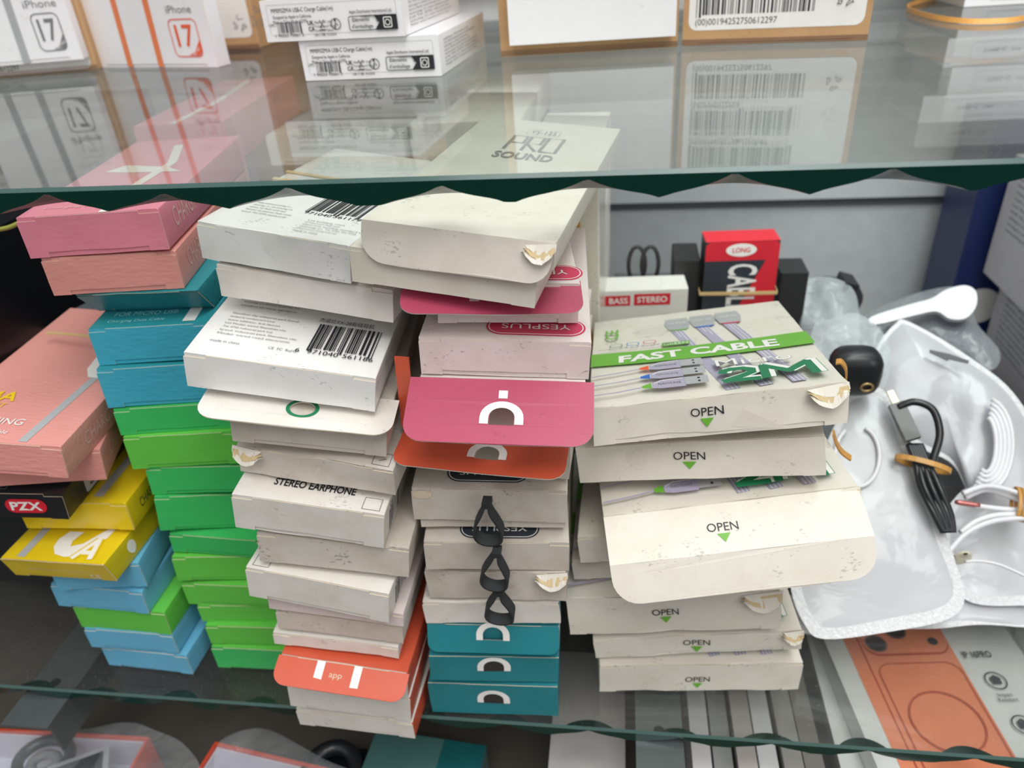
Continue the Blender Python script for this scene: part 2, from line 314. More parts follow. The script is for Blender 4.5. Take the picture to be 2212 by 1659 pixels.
# ------------------------------------------------------------ a carton
def carton(name, pose, label, cat, group, mat, top=None, side=None, front=None, worn=0.0003, ears=True, art=None, flaps=(), cut=0.0027, slots=True, seed=None, left=None, lip=INSIDE, taper=0.0, torn=None):
    x, y, z, ya, pi_, ro, w, h, d = pose
    rot = (Matrix.Rotation(ya, 3, 'Z') @ Matrix.Rotation(pi_, 3, 'X') @ Matrix.Rotation(ro, 3, 'Y')).to_quaternion()
    root = empty(name, (x, y, z), label, cat, group, rot)
    sd = Vector(((seed if seed is not None else x * 991 + z * 7777) % 50.0, 3.1, z * 313 % 17))
    top = top or mat; side = side or mat; front = front or mat; left = left or side
    def warp(p):
        if worn <= 0: return p
        # dents mostly at the open front end, inward and sideways only a little
        k_ = worn * (0.18 + 0.82 * math.exp(-max(0.0, p.y) / 0.008)); a = noise.noise_vector(p * 38 + sd) * k_; b = noise.noise_vector(p * 100 + sd) * k_ * 0.3
        q = p + a + b
        if p.z < 0.001: q.z = p.z + abs(a.z) * 0.3
        if p.z > h - 0.001: q.z = p.z - abs(a.z) * 0.8
        if taper and p.y < 0.025: q.y += taper * (1 - p.z / h)
        return q
    b = MB(); hw = w / 2; r = 0.0007
    # body: subdivided box with small rounded edges (profile in x-z, swept along y)
    prof = []
    for (cx, cz, a0) in ((-hw + r, r, PI), (hw - r, r, 1.5 * PI), (hw - r, h - r, 0), (-hw + r, h - r, 0.5 * PI)):
        for i in range(4): a = a0 + 0.5 * PI * i / 3; prof.append((cx + r * math.cos(a), cz + r * math.sin(a), i))
    pts = []
    for i, p in enumerate(prof):
        q = prof[(i + 1) % len(prof)]; pts.append((p[0], p[1]))
        if p[2] == 3:
            n = 18 if abs(p[0] - q[0]) > abs(p[1] - q[1]) else 3
            for k in range(1, n): pts.append((p[0] + (q[0] - p[0]) * k / n, p[1] + (q[1] - p[1]) * k / n))
    ys = [0, 0.0006, 0.003, 0.006, 0.010] + [0.010 + (d - 0.010) * k / 20 for k in range(1, 21)]
    n = len(pts); vs = [(px * (1 - (0.0005 / hw if yy == 0 else 0)), yy, pz) for yy in ys for px, pz in pts]
    for j in range(len(ys) - 1):
        for mname, mm in (('t', top), ('b', mat), ('r', side), ('l', left)):
            fs = []
            for i in range(n):
                i2 = (i + 1) % n; mx_, mz = (pts[i][0] + pts[i2][0]) / 2, (pts[i][1] + pts[i2][1]) / 2
                kind = 't' if mz > h - r * 0.6 else 'b' if mz < r * 0.6 else ('r' if mx_ > 0 else 'l')
                if kind == mname: fs.append((i, n + i, n + i2, i2))
            if fs:
                used = sorted({k for f in fs for k in f}); mp = {k: i for i, k in enumerate(used)}
                b.add([vs[j * n + k] for k in used], [tuple(mp[k] for k in f) for f in fs], mm, True)
    cap0 = [(px * (1 - 0.0005 / hw), 0, pz) for px, pz in pts]; b.add(cap0, [tuple(range(n))], front)
    b.add([(px, d, pz) for px, pz in pts], [tuple(range(n))[::-1]], mat)
    if art:
        art(dict(top=Art(b, lambda u, v, c: Vector((-hw + u, v, h + c))), right=Art(b, lambda u, v, c: Vector((hw + c, u, v))), w=w, h=h, d=d))
    b.build('carton_body', root, warp)
    # end panel: tucked flap with the two ears and the lock slots
    e = MB(); ew = min(0.011, w * 0.14); t = 0.0006
    xs = sorted(set([-hw, -hw + ew * 0.8, -hw + ew, hw - ew, hw - ew * 0.8, hw] + [-hw + ew + (w - 2 * ew) * k / 20 for k in range(1, 20)]))
    def zlo(x): q = hw - abs(x); return 0.0002 if not ears else (0.0 if q < ew * 0.9 else cut)
    def zhi(x): q = hw - abs(x); return h - (0.0021 if (slots and ears and q < ew * 0.9) else 0.0003)
    cols = []
    for i, x in enumerate(xs):
        if ears and abs(abs(x) - (hw - ew)) < 1e-9:   # the step of the notch: two columns a hair apart
            sgn = 1 if x > 0 else -1; pair = [(x + sgn * 1e-4, 0.0, h - (0.0021 if slots else 0.0003)), (x, cut, h - 0.0003)]
            if sgn < 0: cols += pair
            else: cols += pair[::-1]
        else: cols.append((x, zlo(x), zhi(x)))
    nz = 6; nc = len(cols); vs = []
    for dep in (-0.00015, -t):
        for (x, a_, b_) in cols:
            for k in range(nz + 1): vs.append((x, dep, a_ + (b_ - a_) * k / nz))
    o_ = nc * (nz + 1); fs = [(o_ + i * (nz + 1) + k, o_ + (i + 1) * (nz + 1) + k, o_ + (i + 1) * (nz + 1) + k + 1, o_ + i * (nz + 1) + k + 1) for i in range(nc - 1) for k in range(nz)]
    e.add(vs, fs, front, worn > 0.0006)
    rim = [i * (nz + 1) for i in range(nc)] + [(nc - 1) * (nz + 1) + k for k in range(1, nz + 1)] + [i * (nz + 1) + nz for i in range(nc - 2, -1, -1)] + [k for k in range(nz - 1, 0, -1)]
    e.add(vs, [(rim[i], rim[(i + 1) % len(rim)], o_ + rim[(i + 1) % len(rim)], o_ + rim[i]) for i in range(len(rim))], lip)
    if art:
        A = dict(front=Art(e, lambda u, v, c_: Vector((-hw + u, -t - c_, v)), worn * .3), w=w, h=h, d=d); art(A)
    e.build('end_panel', root, warp)
    if torn: tear(root, w, h, *torn)
    for fl in flaps: make_flap(root, w, h, worn, sd, **fl)
    return root
def tear(root, w, h, sx, size, seed_, zc=None):
    """peeled, folded-over card at a front corner: crinkled layers showing the bare board"""
    rnd = random.Random(seed_); m = MB(); zc = h if zc is None else zc
    for lay in range(3):
        k = 9; x0 = sx * (w / 2 + .0008 - .0005 * lay); dirx = -sx; base = []; tip = []
        for i in range(k + 1):
            t = i / k; base.append(Vector((x0 + dirx * size * t, -0.0008 - .0007 * lay, zc + .0004 - .0016 * lay - size * .12 * t)))
            tip.append(Vector((x0 + dirx * size * t * .92 + rnd.uniform(-.0003, .0003), -0.0022 - .0012 * lay - .0012 * math.sin(t * PI), zc - .0016 - size * (.22 + .12 * lay) * math.sin(PI * (t * .8 + .12)) + rnd.uniform(-.0004, .0004))))
        off = Vector((0, -.0004, .0002)); vs = base + tip + [p + off for p in base] + [p + off for p in tip]; q = k + 1
        fs = [(i, i + 1, q + i + 1, q + i) for i in range(k)] + [(2 * q + i, 3 * q + i, 3 * q + i + 1, 2 * q + i + 1) for i in range(k)] + [(q + i, q + i + 1, 3 * q + i + 1, 3 * q + i) for i in range(k)] + [(i, 2 * q + i, 2 * q + i + 1, i + 1) for i in range(k)]
        m.add(vs, fs, (CREAM, BOARD, CREAM)[lay])
    o = m.build('torn_corner', root); o['label'] = 'peeled card corner showing bare tan board'
def make_flap(root, w, h, worn, sd, segs=((0.025, 20),), mat=None, under=None, fw=None, dx=0.0, r=0.008, hole=None, zoff=-0.0005, y0=0.0, th=0.0006, art=None, name='hang_flap', skew=0.0, twist=0.0):
    """cardboard flap leaving the box at its top front edge; segs = (length, droop in degrees)"""
    fw = fw or w; m = MB(); L = sum(s[0] for s in segs)
    def fr(a, b, c):
        yy, zz = 0.0, 0.0; rem = b; ang = math.radians(segs[0][1])
        for ln, dg in segs:
            ang = math.radians(dg); q = min(rem, ln); yy -= q * math.cos(ang); zz -= q * math.sin(ang); rem -= q
            if rem <= 1e-9: break
        yy -= c * math.sin(ang); zz += c * math.cos(ang)
        return Vector((a + dx + skew * b, yy + y0 - 0.0003, zz + h + zoff + twist * a * (b / L) + 0.6 * worn * math.sin(a * 90 + sd.x) * (b / L)))
    hf = fw / 2; fr0 = fr; fr = lambda u, v, c: fr0(u, L - v, c); fl_ = lambda pts: [(a, L - b) for a, b in pts]
    if len(segs) == 1:
        out = [(-hf + fw * k / 10, 0) for k in range(11)] + [(hf, (L - r) * .5), (hf, L - r)] + [(hf - r + r * math.cos(a * PI / 12), L - r + r * math.sin(a * PI / 12)) for a in range(1, 7)]
        out += [(hf - r - (fw - 2 * r) * k / 8, L) for k in range(1, 9)] + [(-hf + r - r * math.sin(a * PI / 12), L - r + r * math.cos(a * PI / 12)) for a in range(1, 7)] + [(-hf, (L - r) * .5)]
        prism_xy(m, fl_(out), [fl_(hole)] if hole else [], -th, 0, mat, fr, side=under or INSIDE, bottom=under or mat)
    else:
        acc = 0
        for i, (ln, dg) in enumerate(segs):
            last = i == len(segs) - 1; e0 = acc; e1 = acc + ln; acc = e1
            if last: out = [(-hf + fw * k / 8, e0 + 1e-5) for k in range(9)] + [(hf, e1 - r)] + [(hf - r + r * math.cos(a * PI / 12), e1 - r + r * math.sin(a * PI / 12)) for a in range(1, 7)] + [(hf - r - (fw - 2 * r) * k / 8, e1) for k in range(1, 9)] + [(-hf + r - r * math.sin(a * PI / 12), e1 - r + r * math.cos(a * PI / 12)) for a in range(1, 7)]
            else: out = [(-hf + fw * k / 8, e0 + 1e-5) for k in range(9)] + [(hf - fw * k / 8, e1) for k in range(9)]
            prism_xy(m, fl_(out), [], -th, 0, mat, fr, side=under or INSIDE, bottom=under or mat)
    if art: art(Art(m, fr), fw, L)
    m.build(name, root)
def arch_hole(cx, y0, rx, ry):
    return ellipse(cx, y0, rx, ry, 14, PI, 2 * PI)
# ------------------------------------------------------------ the setting
def structure(name, mb): o = mb.build(name); tag(o, kind='structure'); return o
WALLM = flat('pale_metal_panel', (236, 240, 242), 0.3, 0.1, 0.3); DECKM = flat('dusty_taupe_deck', (84, 79, 72), 0.7); DARKM = flat('dark_side_panel', (40, 42, 46), 0.6); FRAMEM = flat('galvanised_steel', (128, 138, 138), 0.38, 0.75)
YB = 0.88
m = MB(); cuboid(m, -0.95, 0.10, -0.14, 0.62, YB, -0.13, DECKM); structure('floor', m)
m = MB(); cuboid(m, -0.95, YB, -0.14, 0.62, YB + 0.02, 0.80, WALLM); structure('wall_back', m)
m = MB()
cuboid(m, -0.95, YB - 0.006, 0.145, 0.62, YB, 0.155, flat('grey_rail_seam', (96, 100, 102), 0.5)); cuboid(m, -0.95, YB - 0.012, 0.155, 0.62, YB, 0.36, WALLM)  # darker grey strip along the panel seam, then the upper panel
structure('trim_1', m)
m = MB(); cuboid(m, -0.95, YB - 0.03, 0.40, 0.62, YB - 0.0005, 0.80, flat('taupe_upper_panel', (104, 98, 88), 0.6)); structure('trim_2', m)
m = MB(); cuboid(m, 0.60, 0.10, -0.14, 0.62, YB, 0.80, flat('grey_side_panel', (150, 154, 158), 0.5)); structure('wall_right', m)
m = MB(); cuboid(m, -0.97, 0.10, -0.14, -0.95, YB, 0.80, DARKM); structure('wall_left', m)

GT = glass('shelf_glass', (0.925, 0.955, 0.935), 0.055, 0.9)
GT2 = glass('lower_shelf_glass', (0.905, 0.915, 0.905), 0.03, 0.9)
GEDGE = flat('dark_green_glass_edge', (12, 50, 42), 0.15, 0.0, 0.0); GBEV = flat('grey_green_bevel', (60, 88, 84), 0.2, 0.0, 0.0); GCHIP = flat('smoky_chipped_facet', (26, 40, 38), 0.34, 0.0, 0.0)
def glass_shelf(label, ztop, th, centres, hw, cutd, gm, chipm, seed):
    root = empty('glass_shelf', (0, 0.295, ztop - th), label, 'glass shelf')
    rnd = random.Random(seed); x0, x1 = -0.94, 0.595; n = 620; yf = 0.0; yb = 0.565
    cs = [(c, hw * rnd.uniform(0.9, 1.12), rnd.uniform(0.86, 1.08)) for c in centres]
    def chip(x):
        v = 0.0
        for c, w, a in cs:
            t = abs(x - c) / w
            if t < 1: v = max(v, a * (1 - t) ** 0.85 * (1 - 0.25 * math.sin(t * PI)))
        return v
    def scoop(x):
        v = 0.0
        for c, w, a in cs:
            t = abs(x - c) / w
            if t < 1: v = max(v, a * (1 - t * t) ** 0.9)
        return v
    pane = MB(); edge = MB(); facets = MB(); T = []; 
    rows = []
    for i in range(n + 1):
        x = x0 + (x1 - x0) * i / n; c = chip(x); wob = 0.00035 * noise.noise(Vector((x * 60, seed, 0)))
        zf = th * min(0.80, c * 0.80); yc = cutd * scoop(x)
        rows.append([(x, yf + 0.0014, th), (x, yf, th - 0.0016), (x, yf, max(zf, 0.0)), (x, yf + yc * .45 + wob, zf * 0.55), (x, yf + yc + wob, 0.0), (x, yb, 0.0), (x, yb, th), (x, yf + 0.03, th), (x, yf + 0.03, 0.0)])
    def strip(mb, a, b, mat, only=None):
        for i in range(n):
            if only is not None and not only(i): continue
            mb.add([rows[i][a], rows[i + 1][a], rows[i + 1][b], rows[i][b]], [(0, 1, 2, 3)], mat)
    def sgrid(mb, a, b, mat, smooth=False):
        vs = [r[a] for r in rows] + [r[b] for r in rows]; mb.add(vs, [(i, i + 1, n + 2 + i, n + 1 + i) for i in range(n)], mat, smooth)
    sgrid(pane, 0, 6, gm); sgrid(pane, 5, 4, gm)
    pane.add([rows[0][k] for k in (0, 1, 4, 5, 6)], [(0, 1, 2, 3, 4)], GEDGE); pane.add([rows[-1][k] for k in (0, 1, 4, 5, 6)], [(4, 3, 2, 1, 0)], GEDGE)
    sgrid(pane, 6, 5, GEDGE)
    pane.build('glass_pane', root)
    sgrid(edge, 1, 0, GBEV); sgrid(edge, 2, 1, GEDGE)
    edge.build('polished_edge', root)
    has = [max(chip(x0 + (x1 - x0) * i / n), chip(x0 + (x1 - x0) * (i + 1) / n)) > 1e-4 for i in range(n)]
    for a, b in ((3, 2), (4, 3)):
        vs = [r[a] for r in rows] + [r[b] for r in rows]; facets.add(vs, [(i, i + 1, n + 2 + i, n + 1 + i) for i in range(n) if has[i]], chipm, True)
    facets.build('scalloped_chips', root)
    return root
zt = 0.3575
cu_px = (96, 347, 618, 950, 1268, 1589, 1933)
cu_x = [at_y(p, 415 - p * 0.033, 0.295).x for p in cu_px]; sp = (cu_x[-1] - cu_x[0]) / 6
cu_x = [cu_x[0] - sp * k for k in range(9, 0, -1)] + cu_x + [cu_x[-1] + sp * k for k in range(1, 8)]
glass_shelf('upper glass shelf with dark green scalloped front edge, boxes standing on it', zt, 0.0112, cu_x, 0.0265, 0.0165, GT, GCHIP, 3)
cl_px = (63, 206, 373, 551, 735, 915, 1093, 1272, 1467, 1668, 1880, 2114)
cl_x = [at_y(p, 1495 + p * 0.061, 0.295).x for p in cl_px]; sp = 0.0505
cl_x = [cl_x[0] - sp * k for k in range(9, 0, -1)] + cl_x + [cl_x[-1] + sp * k for k in range(1, 7)]
glass_shelf('lower glass shelf with wavy dark edge, carrying the stacks of boxes', 0.0, 0.009, cl_x, 0.0215, 0.0125, GT2, GEDGE, 8)
def bracket(x0, x1, y0, label):
    root = empty('shelf_bracket', ((x0 + x1) / 2, y0, -0.055), label, 'bracket', 'steel brackets under the lower glass shelf')
    a = MB(); w = x1 - x0; hw = w / 2
    cuboid(a, -hw, 0, 0.0435, hw, 0.55, 0.0455, FRAMEM); a.build('top_flange', root)
    a = MB(); cuboid(a, hw - 0.0015, 0.002, 0.016, hw, 0.55, 0.0434, FRAMEM); 
    a.build('web', root)
    a = MB(); a.add([(0.0035 * math.cos(t * PI / 8) , 0.035 + 0.0035 * math.sin(t * PI / 8), 0.0458 + zz) for zz in (0, .0006) for t in range(16)], [tuple(range(16, 32))] + [(i, (i + 1) % 16, 16 + (i + 1) % 16, 16 + i) for i in range(16)], flat('screw_steel', (70, 76, 76), 0.4, 0.8)); a.build('screw', root)
    return root
bracket(-0.424, -0.388, 0.272, 'galvanised steel bracket under the lower glass, at its left end')
bracket(0.014, 0.044, 0.268, 'steel bracket with round hole under the lower glass, below the data cable boxes')

# ------------------------------------------------------------ the stacks on the lower glass
POSE = {
'A1': (-0.27516, 0.3487, 0.30618, 0.18361, -0.01099, 0.0153, 0.07375, 0.02243, 0.17),
'A2': (-0.27306, 0.35003, 0.28323, 0.1961, -0.01058, 0.03404, 0.07073, 0.02186, 0.17),
'A3': (-0.26492, 0.3502, 0.26429, 0.14054, -0.01242, 0.03326, 0.06801, 0.01837, 0.17),
'A4': (-0.26198, 0.34704, 0.24055, 0.1994, -0.00824, 0.0354, 0.06703, 0.02297, 0.17),
'A5': (-0.26367, 0.34333, 0.21358, 0.24502, -0.0054, 0.06265, 0.06739, 0.0259, 0.17),
'A6': (-0.26223, 0.34248, 0.19458, 0.2274, -0.0062, 0.05063, 0.06739, 0.01822, 0.17),
'A7': (-0.26123, 0.33948, 0.1705, 0.1991, -0.0076, 0.05044, 0.06776, 0.02376, 0.17),
'A8': (-0.25687, 0.34068, 0.14823, 0.17651, -0.00949, 0.0741, 0.0671, 0.0208, 0.17),
'A9': (-0.26088, 0.34039, 0.1186, 0.26736, 0.003, 0.13927, 0.06505, 0.02747, 0.17),
'A10': (-0.25621, 0.33415, 0.10072, 0.03271, -0.01576, 0.08036, 0.0678, 0.01538, 0.17),
'A11': (-0.25954, 0.33333, 0.07868, 0.13103, -0.00948, 0.05801, 0.06497, 0.02109, 0.17),
'A12': (-0.25801, 0.33029, 0.05713, 0.00473, -0.00854, -0.00348, 0.06784, 0.01931, 0.17),
'A13': (-0.25204, 0.33084, 0.04107, 0.05163, -0.00847, -0.00311, 0.06781, 0.01579, 0.17),
'A14': (-0.24899, 0.32626, 0.02314, 0.03214, -0.00819, -0.00307, 0.06794, 0.01768, 0.17),
'A15': (-0.24898, 0.32334, 6e-05, 0.00955, -0.00084, -0.00246, 0.06794, 0.02159, 0.17),
'B1': (-0.16362, 0.32647, 0.30477, -0.17973, -0.00966, 0.10484, 0.09036, 0.01954, 0.14),
'B2': (-0.15634, 0.32714, 0.28335, -0.07969, -0.0013, 0.12781, 0.0931, 0.01757, 0.14),
'B3': (-0.16415, 0.2945, 0.2503, 0.0463, 0.04898, 0.18856, 0.09306, 0.01995, 0.14),
'B4': (-0.15404, 0.29058, 0.22282, 0.07975, 0.04548, 0.16865, 0.07771, 0.01934, 0.14),
'B5': (-0.15674, 0.2934, 0.19799, -0.07518, 0.05435, 0.10918, 0.08555, 0.01822, 0.14),
'B6': (-0.16196, 0.28158, 0.17038, 0.02157, 0.03102, 0.1658, 0.08066, 0.0239, 0.14),
'B7': (-0.15445, 0.2849, 0.14429, 0.04893, 0.01995, 0.1414, 0.08335, 0.02152, 0.14),
'B8': (-0.16708, 0.27916, 0.1179, -0.04638, 0.00564, 0.14999, 0.08277, 0.02322, 0.14),
'B9': (-0.16148, 0.28531, 0.1041, -0.00558, 0.00973, 0.10728, 0.08063, 0.01005, 0.14),
'B10': (-0.16287, 0.28755, 0.08596, -0.00132, 0.00485, 0.09814, 0.07703, 0.0154, 0.14),
'B11': (-0.16783, 0.28647, 0.07295, 0.00678, 0.00873, 0.09247, 0.07778, 0.01013, 0.14),
'B12': (-0.16433, 0.28012, 0.04665, -0.01581, 0.00105, 0.11357, 0.07872, 0.023, 0.14),
'B13': (-0.16611, 0.27998, 0.02095, -0.00262, -0.00764, 0.09049, 0.079, 0.0241, 0.14),
'B14': (-0.16627, 0.28166, 7e-05, -0.04651, -0.0001, 0.00281, 0.07923, 0.01607, 0.14),
'C1': (-0.07145, 0.30774, 0.31773, -0.14317, 0.01408, 0.09328, 0.08932, 0.01217, 0.15),
'C2': (-0.07995, 0.30726, 0.30004, -0.12402, 0.01611, 0.10548, 0.08778, 0.01759, 0.15),
'C3': (-0.05964, 0.32754, 0.27503, 0.15292, 0.02861, 0.08027, 0.07894, 0.02241, 0.15),
'C4': (-0.05494, 0.31348, 0.2527, 0.06166, 0.01614, 0.06866, 0.08317, 0.02044, 0.15),
'C5': (-0.05725, 0.31205, 0.23368, 0.04544, 0.00791, 0.05478, 0.08182, 0.01825, 0.15),
'C5o': (-0.06681, 0.31506, 0.21457, -0.04319, -0.00467, 0.05447, 0.08403, 0.0193, 0.15),
'C6': (-0.06957, 0.31885, 0.18868, -0.04349, -0.01365, 0.05443, 0.08884, 0.02567, 0.15),
'C7': (-0.06882, 0.3083, 0.16241, 0.07505, 0.00557, 0.05373, 0.08478, 0.02234, 0.15),
'C8': (-0.06805, 0.31098, 0.15545, 0.08544, 0.00282, 0.03768, 0.08105, 0.00557, 0.15),
'C9': (-0.06678, 0.30348, 0.12997, 0.09081, 0.01631, 0.04558, 0.08134, 0.02124, 0.15),
'C10': (-0.06817, 0.30508, 0.10409, 0.02384, 0.01717, -0.01241, 0.08168, 0.02319, 0.15),
'C11': (-0.07329, 0.30478, 0.08369, 0.04932, 0.01784, -0.02587, 0.08172, 0.01779, 0.15),
'C12': (-0.07397, 0.30533, 0.05893, 0.05481, 0.00313, 0.0216, 0.08063, 0.02255, 0.15),
'C13': (-0.07558, 0.30116, 0.03367, 0.10158, -0.00657, 0.06189, 0.0811, 0.02343, 0.15),
'C14': (-0.07762, 0.30111, 0.00033, 0.04615, -0.00096, 0.01227, 0.08366, 0.03011, 0.15),
'D1': (0.05157, 0.32622, 0.21025, 0.01445, -0.19141, -0.11411, 0.12774, 0.02224, 0.16),
'D2': (0.04512, 0.33412, 0.17487, -0.07407, -0.12508, -0.12524, 0.13131, 0.02391, 0.16),
'D3': (0.06352, 0.32423, 0.14257, 0.09366, -0.07924, -0.11096, 0.13682, 0.02401, 0.16),
'D4': (0.04034, 0.33137, 0.11561, -0.02592, -0.0506, -0.10456, 0.12353, 0.0202, 0.16),
'D4b': (0.04009, 0.33799, 0.09513, -0.00263, -0.05269, -0.0897, 0.13204, 0.01886, 0.16),
'D5': (0.03596, 0.32668, 0.05899, 0.03527, -0.05197, -0.0802, 0.12901, 0.03227, 0.16),
'D6': (0.05204, 0.33039, 0.03471, 0.06691, -0.01429, -0.07311, 0.12997, 0.01827, 0.16),
'D7': (0.05534, 0.32868, 0.00022, 0.08488, -0.00065, -0.00482, 0.13055, 0.02759, 0.16),
'E1': (-0.34653, 0.29375, 0.19843, 0.11427, -0.02338, 0.13825, 0.08235, 0.02113, 0.17),
'E2': (-0.34788, 0.31233, 0.17499, 0.32388, 0.00316, 0.12684, 0.08402, 0.02189, 0.17),
'E3': (-0.3706, 0.30506, 0.15436, 0.10796, -0.01408, 0.07934, 0.08191, 0.02024, 0.15),
'E4': (-0.34085, 0.32368, 0.12938, 0.05852, -0.01544, 0.03014, 0.07229, 0.02151, 0.17),
'E5': (-0.34707, 0.29939, 0.10608, -0.00874, 0.00609, 0.00859, 0.07157, 0.01835, 0.17),
'E6': (-0.33631, 0.31507, 0.08495, 0.13485, 0.00099, 0.0091, 0.05892, 0.02076, 0.17),
'E7': (-0.34442, 0.31553, 0.06353, 0.00311, -0.00655, 0.0544, 0.06579, 0.02024, 0.17),
'E8': (-0.33706, 0.3175, 0.0408, -0.00964, -0.00674, 0.02774, 0.06786, 0.02134, 0.17),
'E9': (-0.33697, 0.31656, 0.02156, 0.00284, -0.00642, 0.02809, 0.06609, 0.01895, 0.17),
'E10': (-0.33252, 0.31734, 8e-05, -0.04897, -0.00069, 0.00248, 0.0676, 0.01938, 0.17),
}
G_A = 'slim cable boxes of the pink, blue and green stack'
G_E = 'cable boxes of the far left stack'
for k_, dd_ in (('A9', .10), ('A8', .13), ('A10', .13)): POSE[k_] = POSE[k_][:8] + (dd_,)
def nudge(k, dx=0, dw=0, dh=0):
    p = list(POSE[k]); p[0] += dx; p[6] += dw; p[7] += dh; POSE[k] = tuple(p)
nudge('B1', -.0035, -.007); nudge('C3', .006, -.010); nudge('D4b', 0, 0, -.0035); nudge('D4', 0, 0, -.0008); nudge('C3', 0, 0, -.0012); nudge('E3', 0, 0, -.0012); nudge('D5', 0, 0, -.0014); nudge('D6', 0, 0, -.0010); nudge('D7', 0, 0, -.0008)
POSE['C1'] = POSE['C1'][:8] + (.19,)
def stripe_top(u, w_=0.006, mat=PTEALL): return lambda A: 'top' in A and A['top'].rect(A['w'] * u, 0.004, A['w'] * u + w_, 0.03, mat)
def pink_art(A):
    if 'right' in A: A['right'].text('CHARGING', 0.040, A['h'] * .55, 0.011, PSOFT, 0, 0.048, 0.01)
    if 'top' in A:
        t = A['top']; t.line([(A['w'] * .62, 0.0), (A['w'] * .60, 0.05), (A['w'] * .66, 0.10), (A['w'] * .5, 0.15)], 0.006, PWHITE)
        t.poly([(0.012, 0.085), (0.02, 0.10), (0.05, 0.088), (0.062, 0.075), (0.045, 0.078), (0.03, 0.080)], PWHITE); t.text('Charging music', 0.026, 0.013, 0.0035, PSOFT, 0, 0.034)
def salmon_art(A):
    if 'right' in A: A['right'].text('CHARGING', 0.038, A['h'] * .55, 0.010, PSOFT, 0, 0.046)
def teal_top_art(A):
    if 'top' in A:
        t = A['top']; t.text('FOR MICRO USB', 0.027, 0.0172, 0.0052, PTEALL, 0, 0.036); t.text('Charging Data Cable', 0.024, 0.0080, 0.0032, PTEALL, 0, 0.032); t.rect(A['w'] - 0.016, 0.003, A['w'] - 0.009, 0.034, PWHITE)
cdef = [
('A1', PINK, None, pink_art, 'rose pink cable box on top of the left stack, just under the upper glass', dict(worn=.0006)),
('A2', SALMON, None, salmon_art, 'salmon pink embossed cable box directly under the rose pink one', dict(worn=.0005)),
('A3', TEAL, None, None, 'crushed teal cable box with gaping end under the salmon box', dict(worn=.0010, taper=.018, lip=INSIDE)),
('A4', AQUA, TEAL, teal_top_art, 'aqua cable box printed FOR MICRO USB on its top', dict()),
('A5', AQUA, TEAL, teal_top_art, 'aqua cable box standing just above the first green box', dict()),
('A6', GREEN, None, None, 'green cable box right below the lower aqua box', dict()),
('A7', LIME, None, None, 'lime green cable box, second of the green ones from above', dict()),
('A8', GREEN, None, None, 'green cable box just below the bright lime one, left of the crumpled white box', dict()),
('A9', GREEN, None, None, 'tallest looking green cable box, its front tilted, beside the stereo earphone box', dict(worn=.0005)),
('A10', GREEN, None, None, 'thin shaded green cable box under the tilted green one', dict()),
('A11', LIME, None, None, 'lime green cable box with a frayed left corner beside the top sky blue box', dict()),
('A12', LIME, None, None, 'lime green cable box, fourth from the bottom of the stack', dict()),
('A13', LIME, None, None, 'lime green cable box, third from the bottom of the stack', dict()),
('A14', LIME, None, None, 'lime green cable box, second from the bottom of the stack', dict()),
('A15', GREEN, LIME, None, 'bottom green cable box of the stack, resting on the lower glass', dict()),
]
for k, mt, tp, ar, lb, kw in cdef: carton('cable_box', POSE[k], lb, 'cable box', G_A, mt, tp, art=ar, **kw)

# far left stack
def lightning_art(A):
    w = A['w']
    if 'top' in A:
        t = A['top']; t.line([(w - 0.022, 0.002), (w - 0.017, 0.075)], 0.0048, INKL)
        t.poly([(w - 0.0215, 0.074), (w - 0.0125, 0.074), (w - 0.011, 0.084), (w - 0.016, 0.104), (w - 0.029, 0.104), (w - 0.027, 0.084)], PWHITE)
        t.poly([(w - 0.030, 0.104), (w - 0.016, 0.104), (w - 0.0175, 0.121), (w - 0.0335, 0.121)], INKL)
        t.rect(w - 0.0295, 0.110, w - 0.0265, 0.114, SLOT); t.rect(w - 0.0225, 0.110, w - 0.0195, 0.114, SLOT)
        t.text('2.4A', w - 0.062, 0.046, 0.0100, PYEL, 0, 0.026, 0.02); t.text('OUTPUT', w - 0.063, 0.036, 0.0045, PYEL, 0, 0.025)
        t.text('LIGHTNING', w - 0.052, 0.020, 0.0062, PWHITE, 0, 0.042); t.text('Charging Data Cable', w - 0.054, 0.0095, 0.0038, PWHITE, 0, 0.040)
    if 'right' in A: A['right'].text('CHARGING', 0.045, A['h'] * .5, 0.009, PSOFT, 0, 0.045)
carton('cable_box', POSE['E1'], 'salmon pink cable box showing a white USB plug, top of the far left stack', 'cable box', G_E, SALMON, art=lightning_art)
carton('cable_box', POSE['E2'], 'salmon pink cable box just beneath the one with the USB plug picture', 'cable box', G_E, SALMON, art=salmon_art)
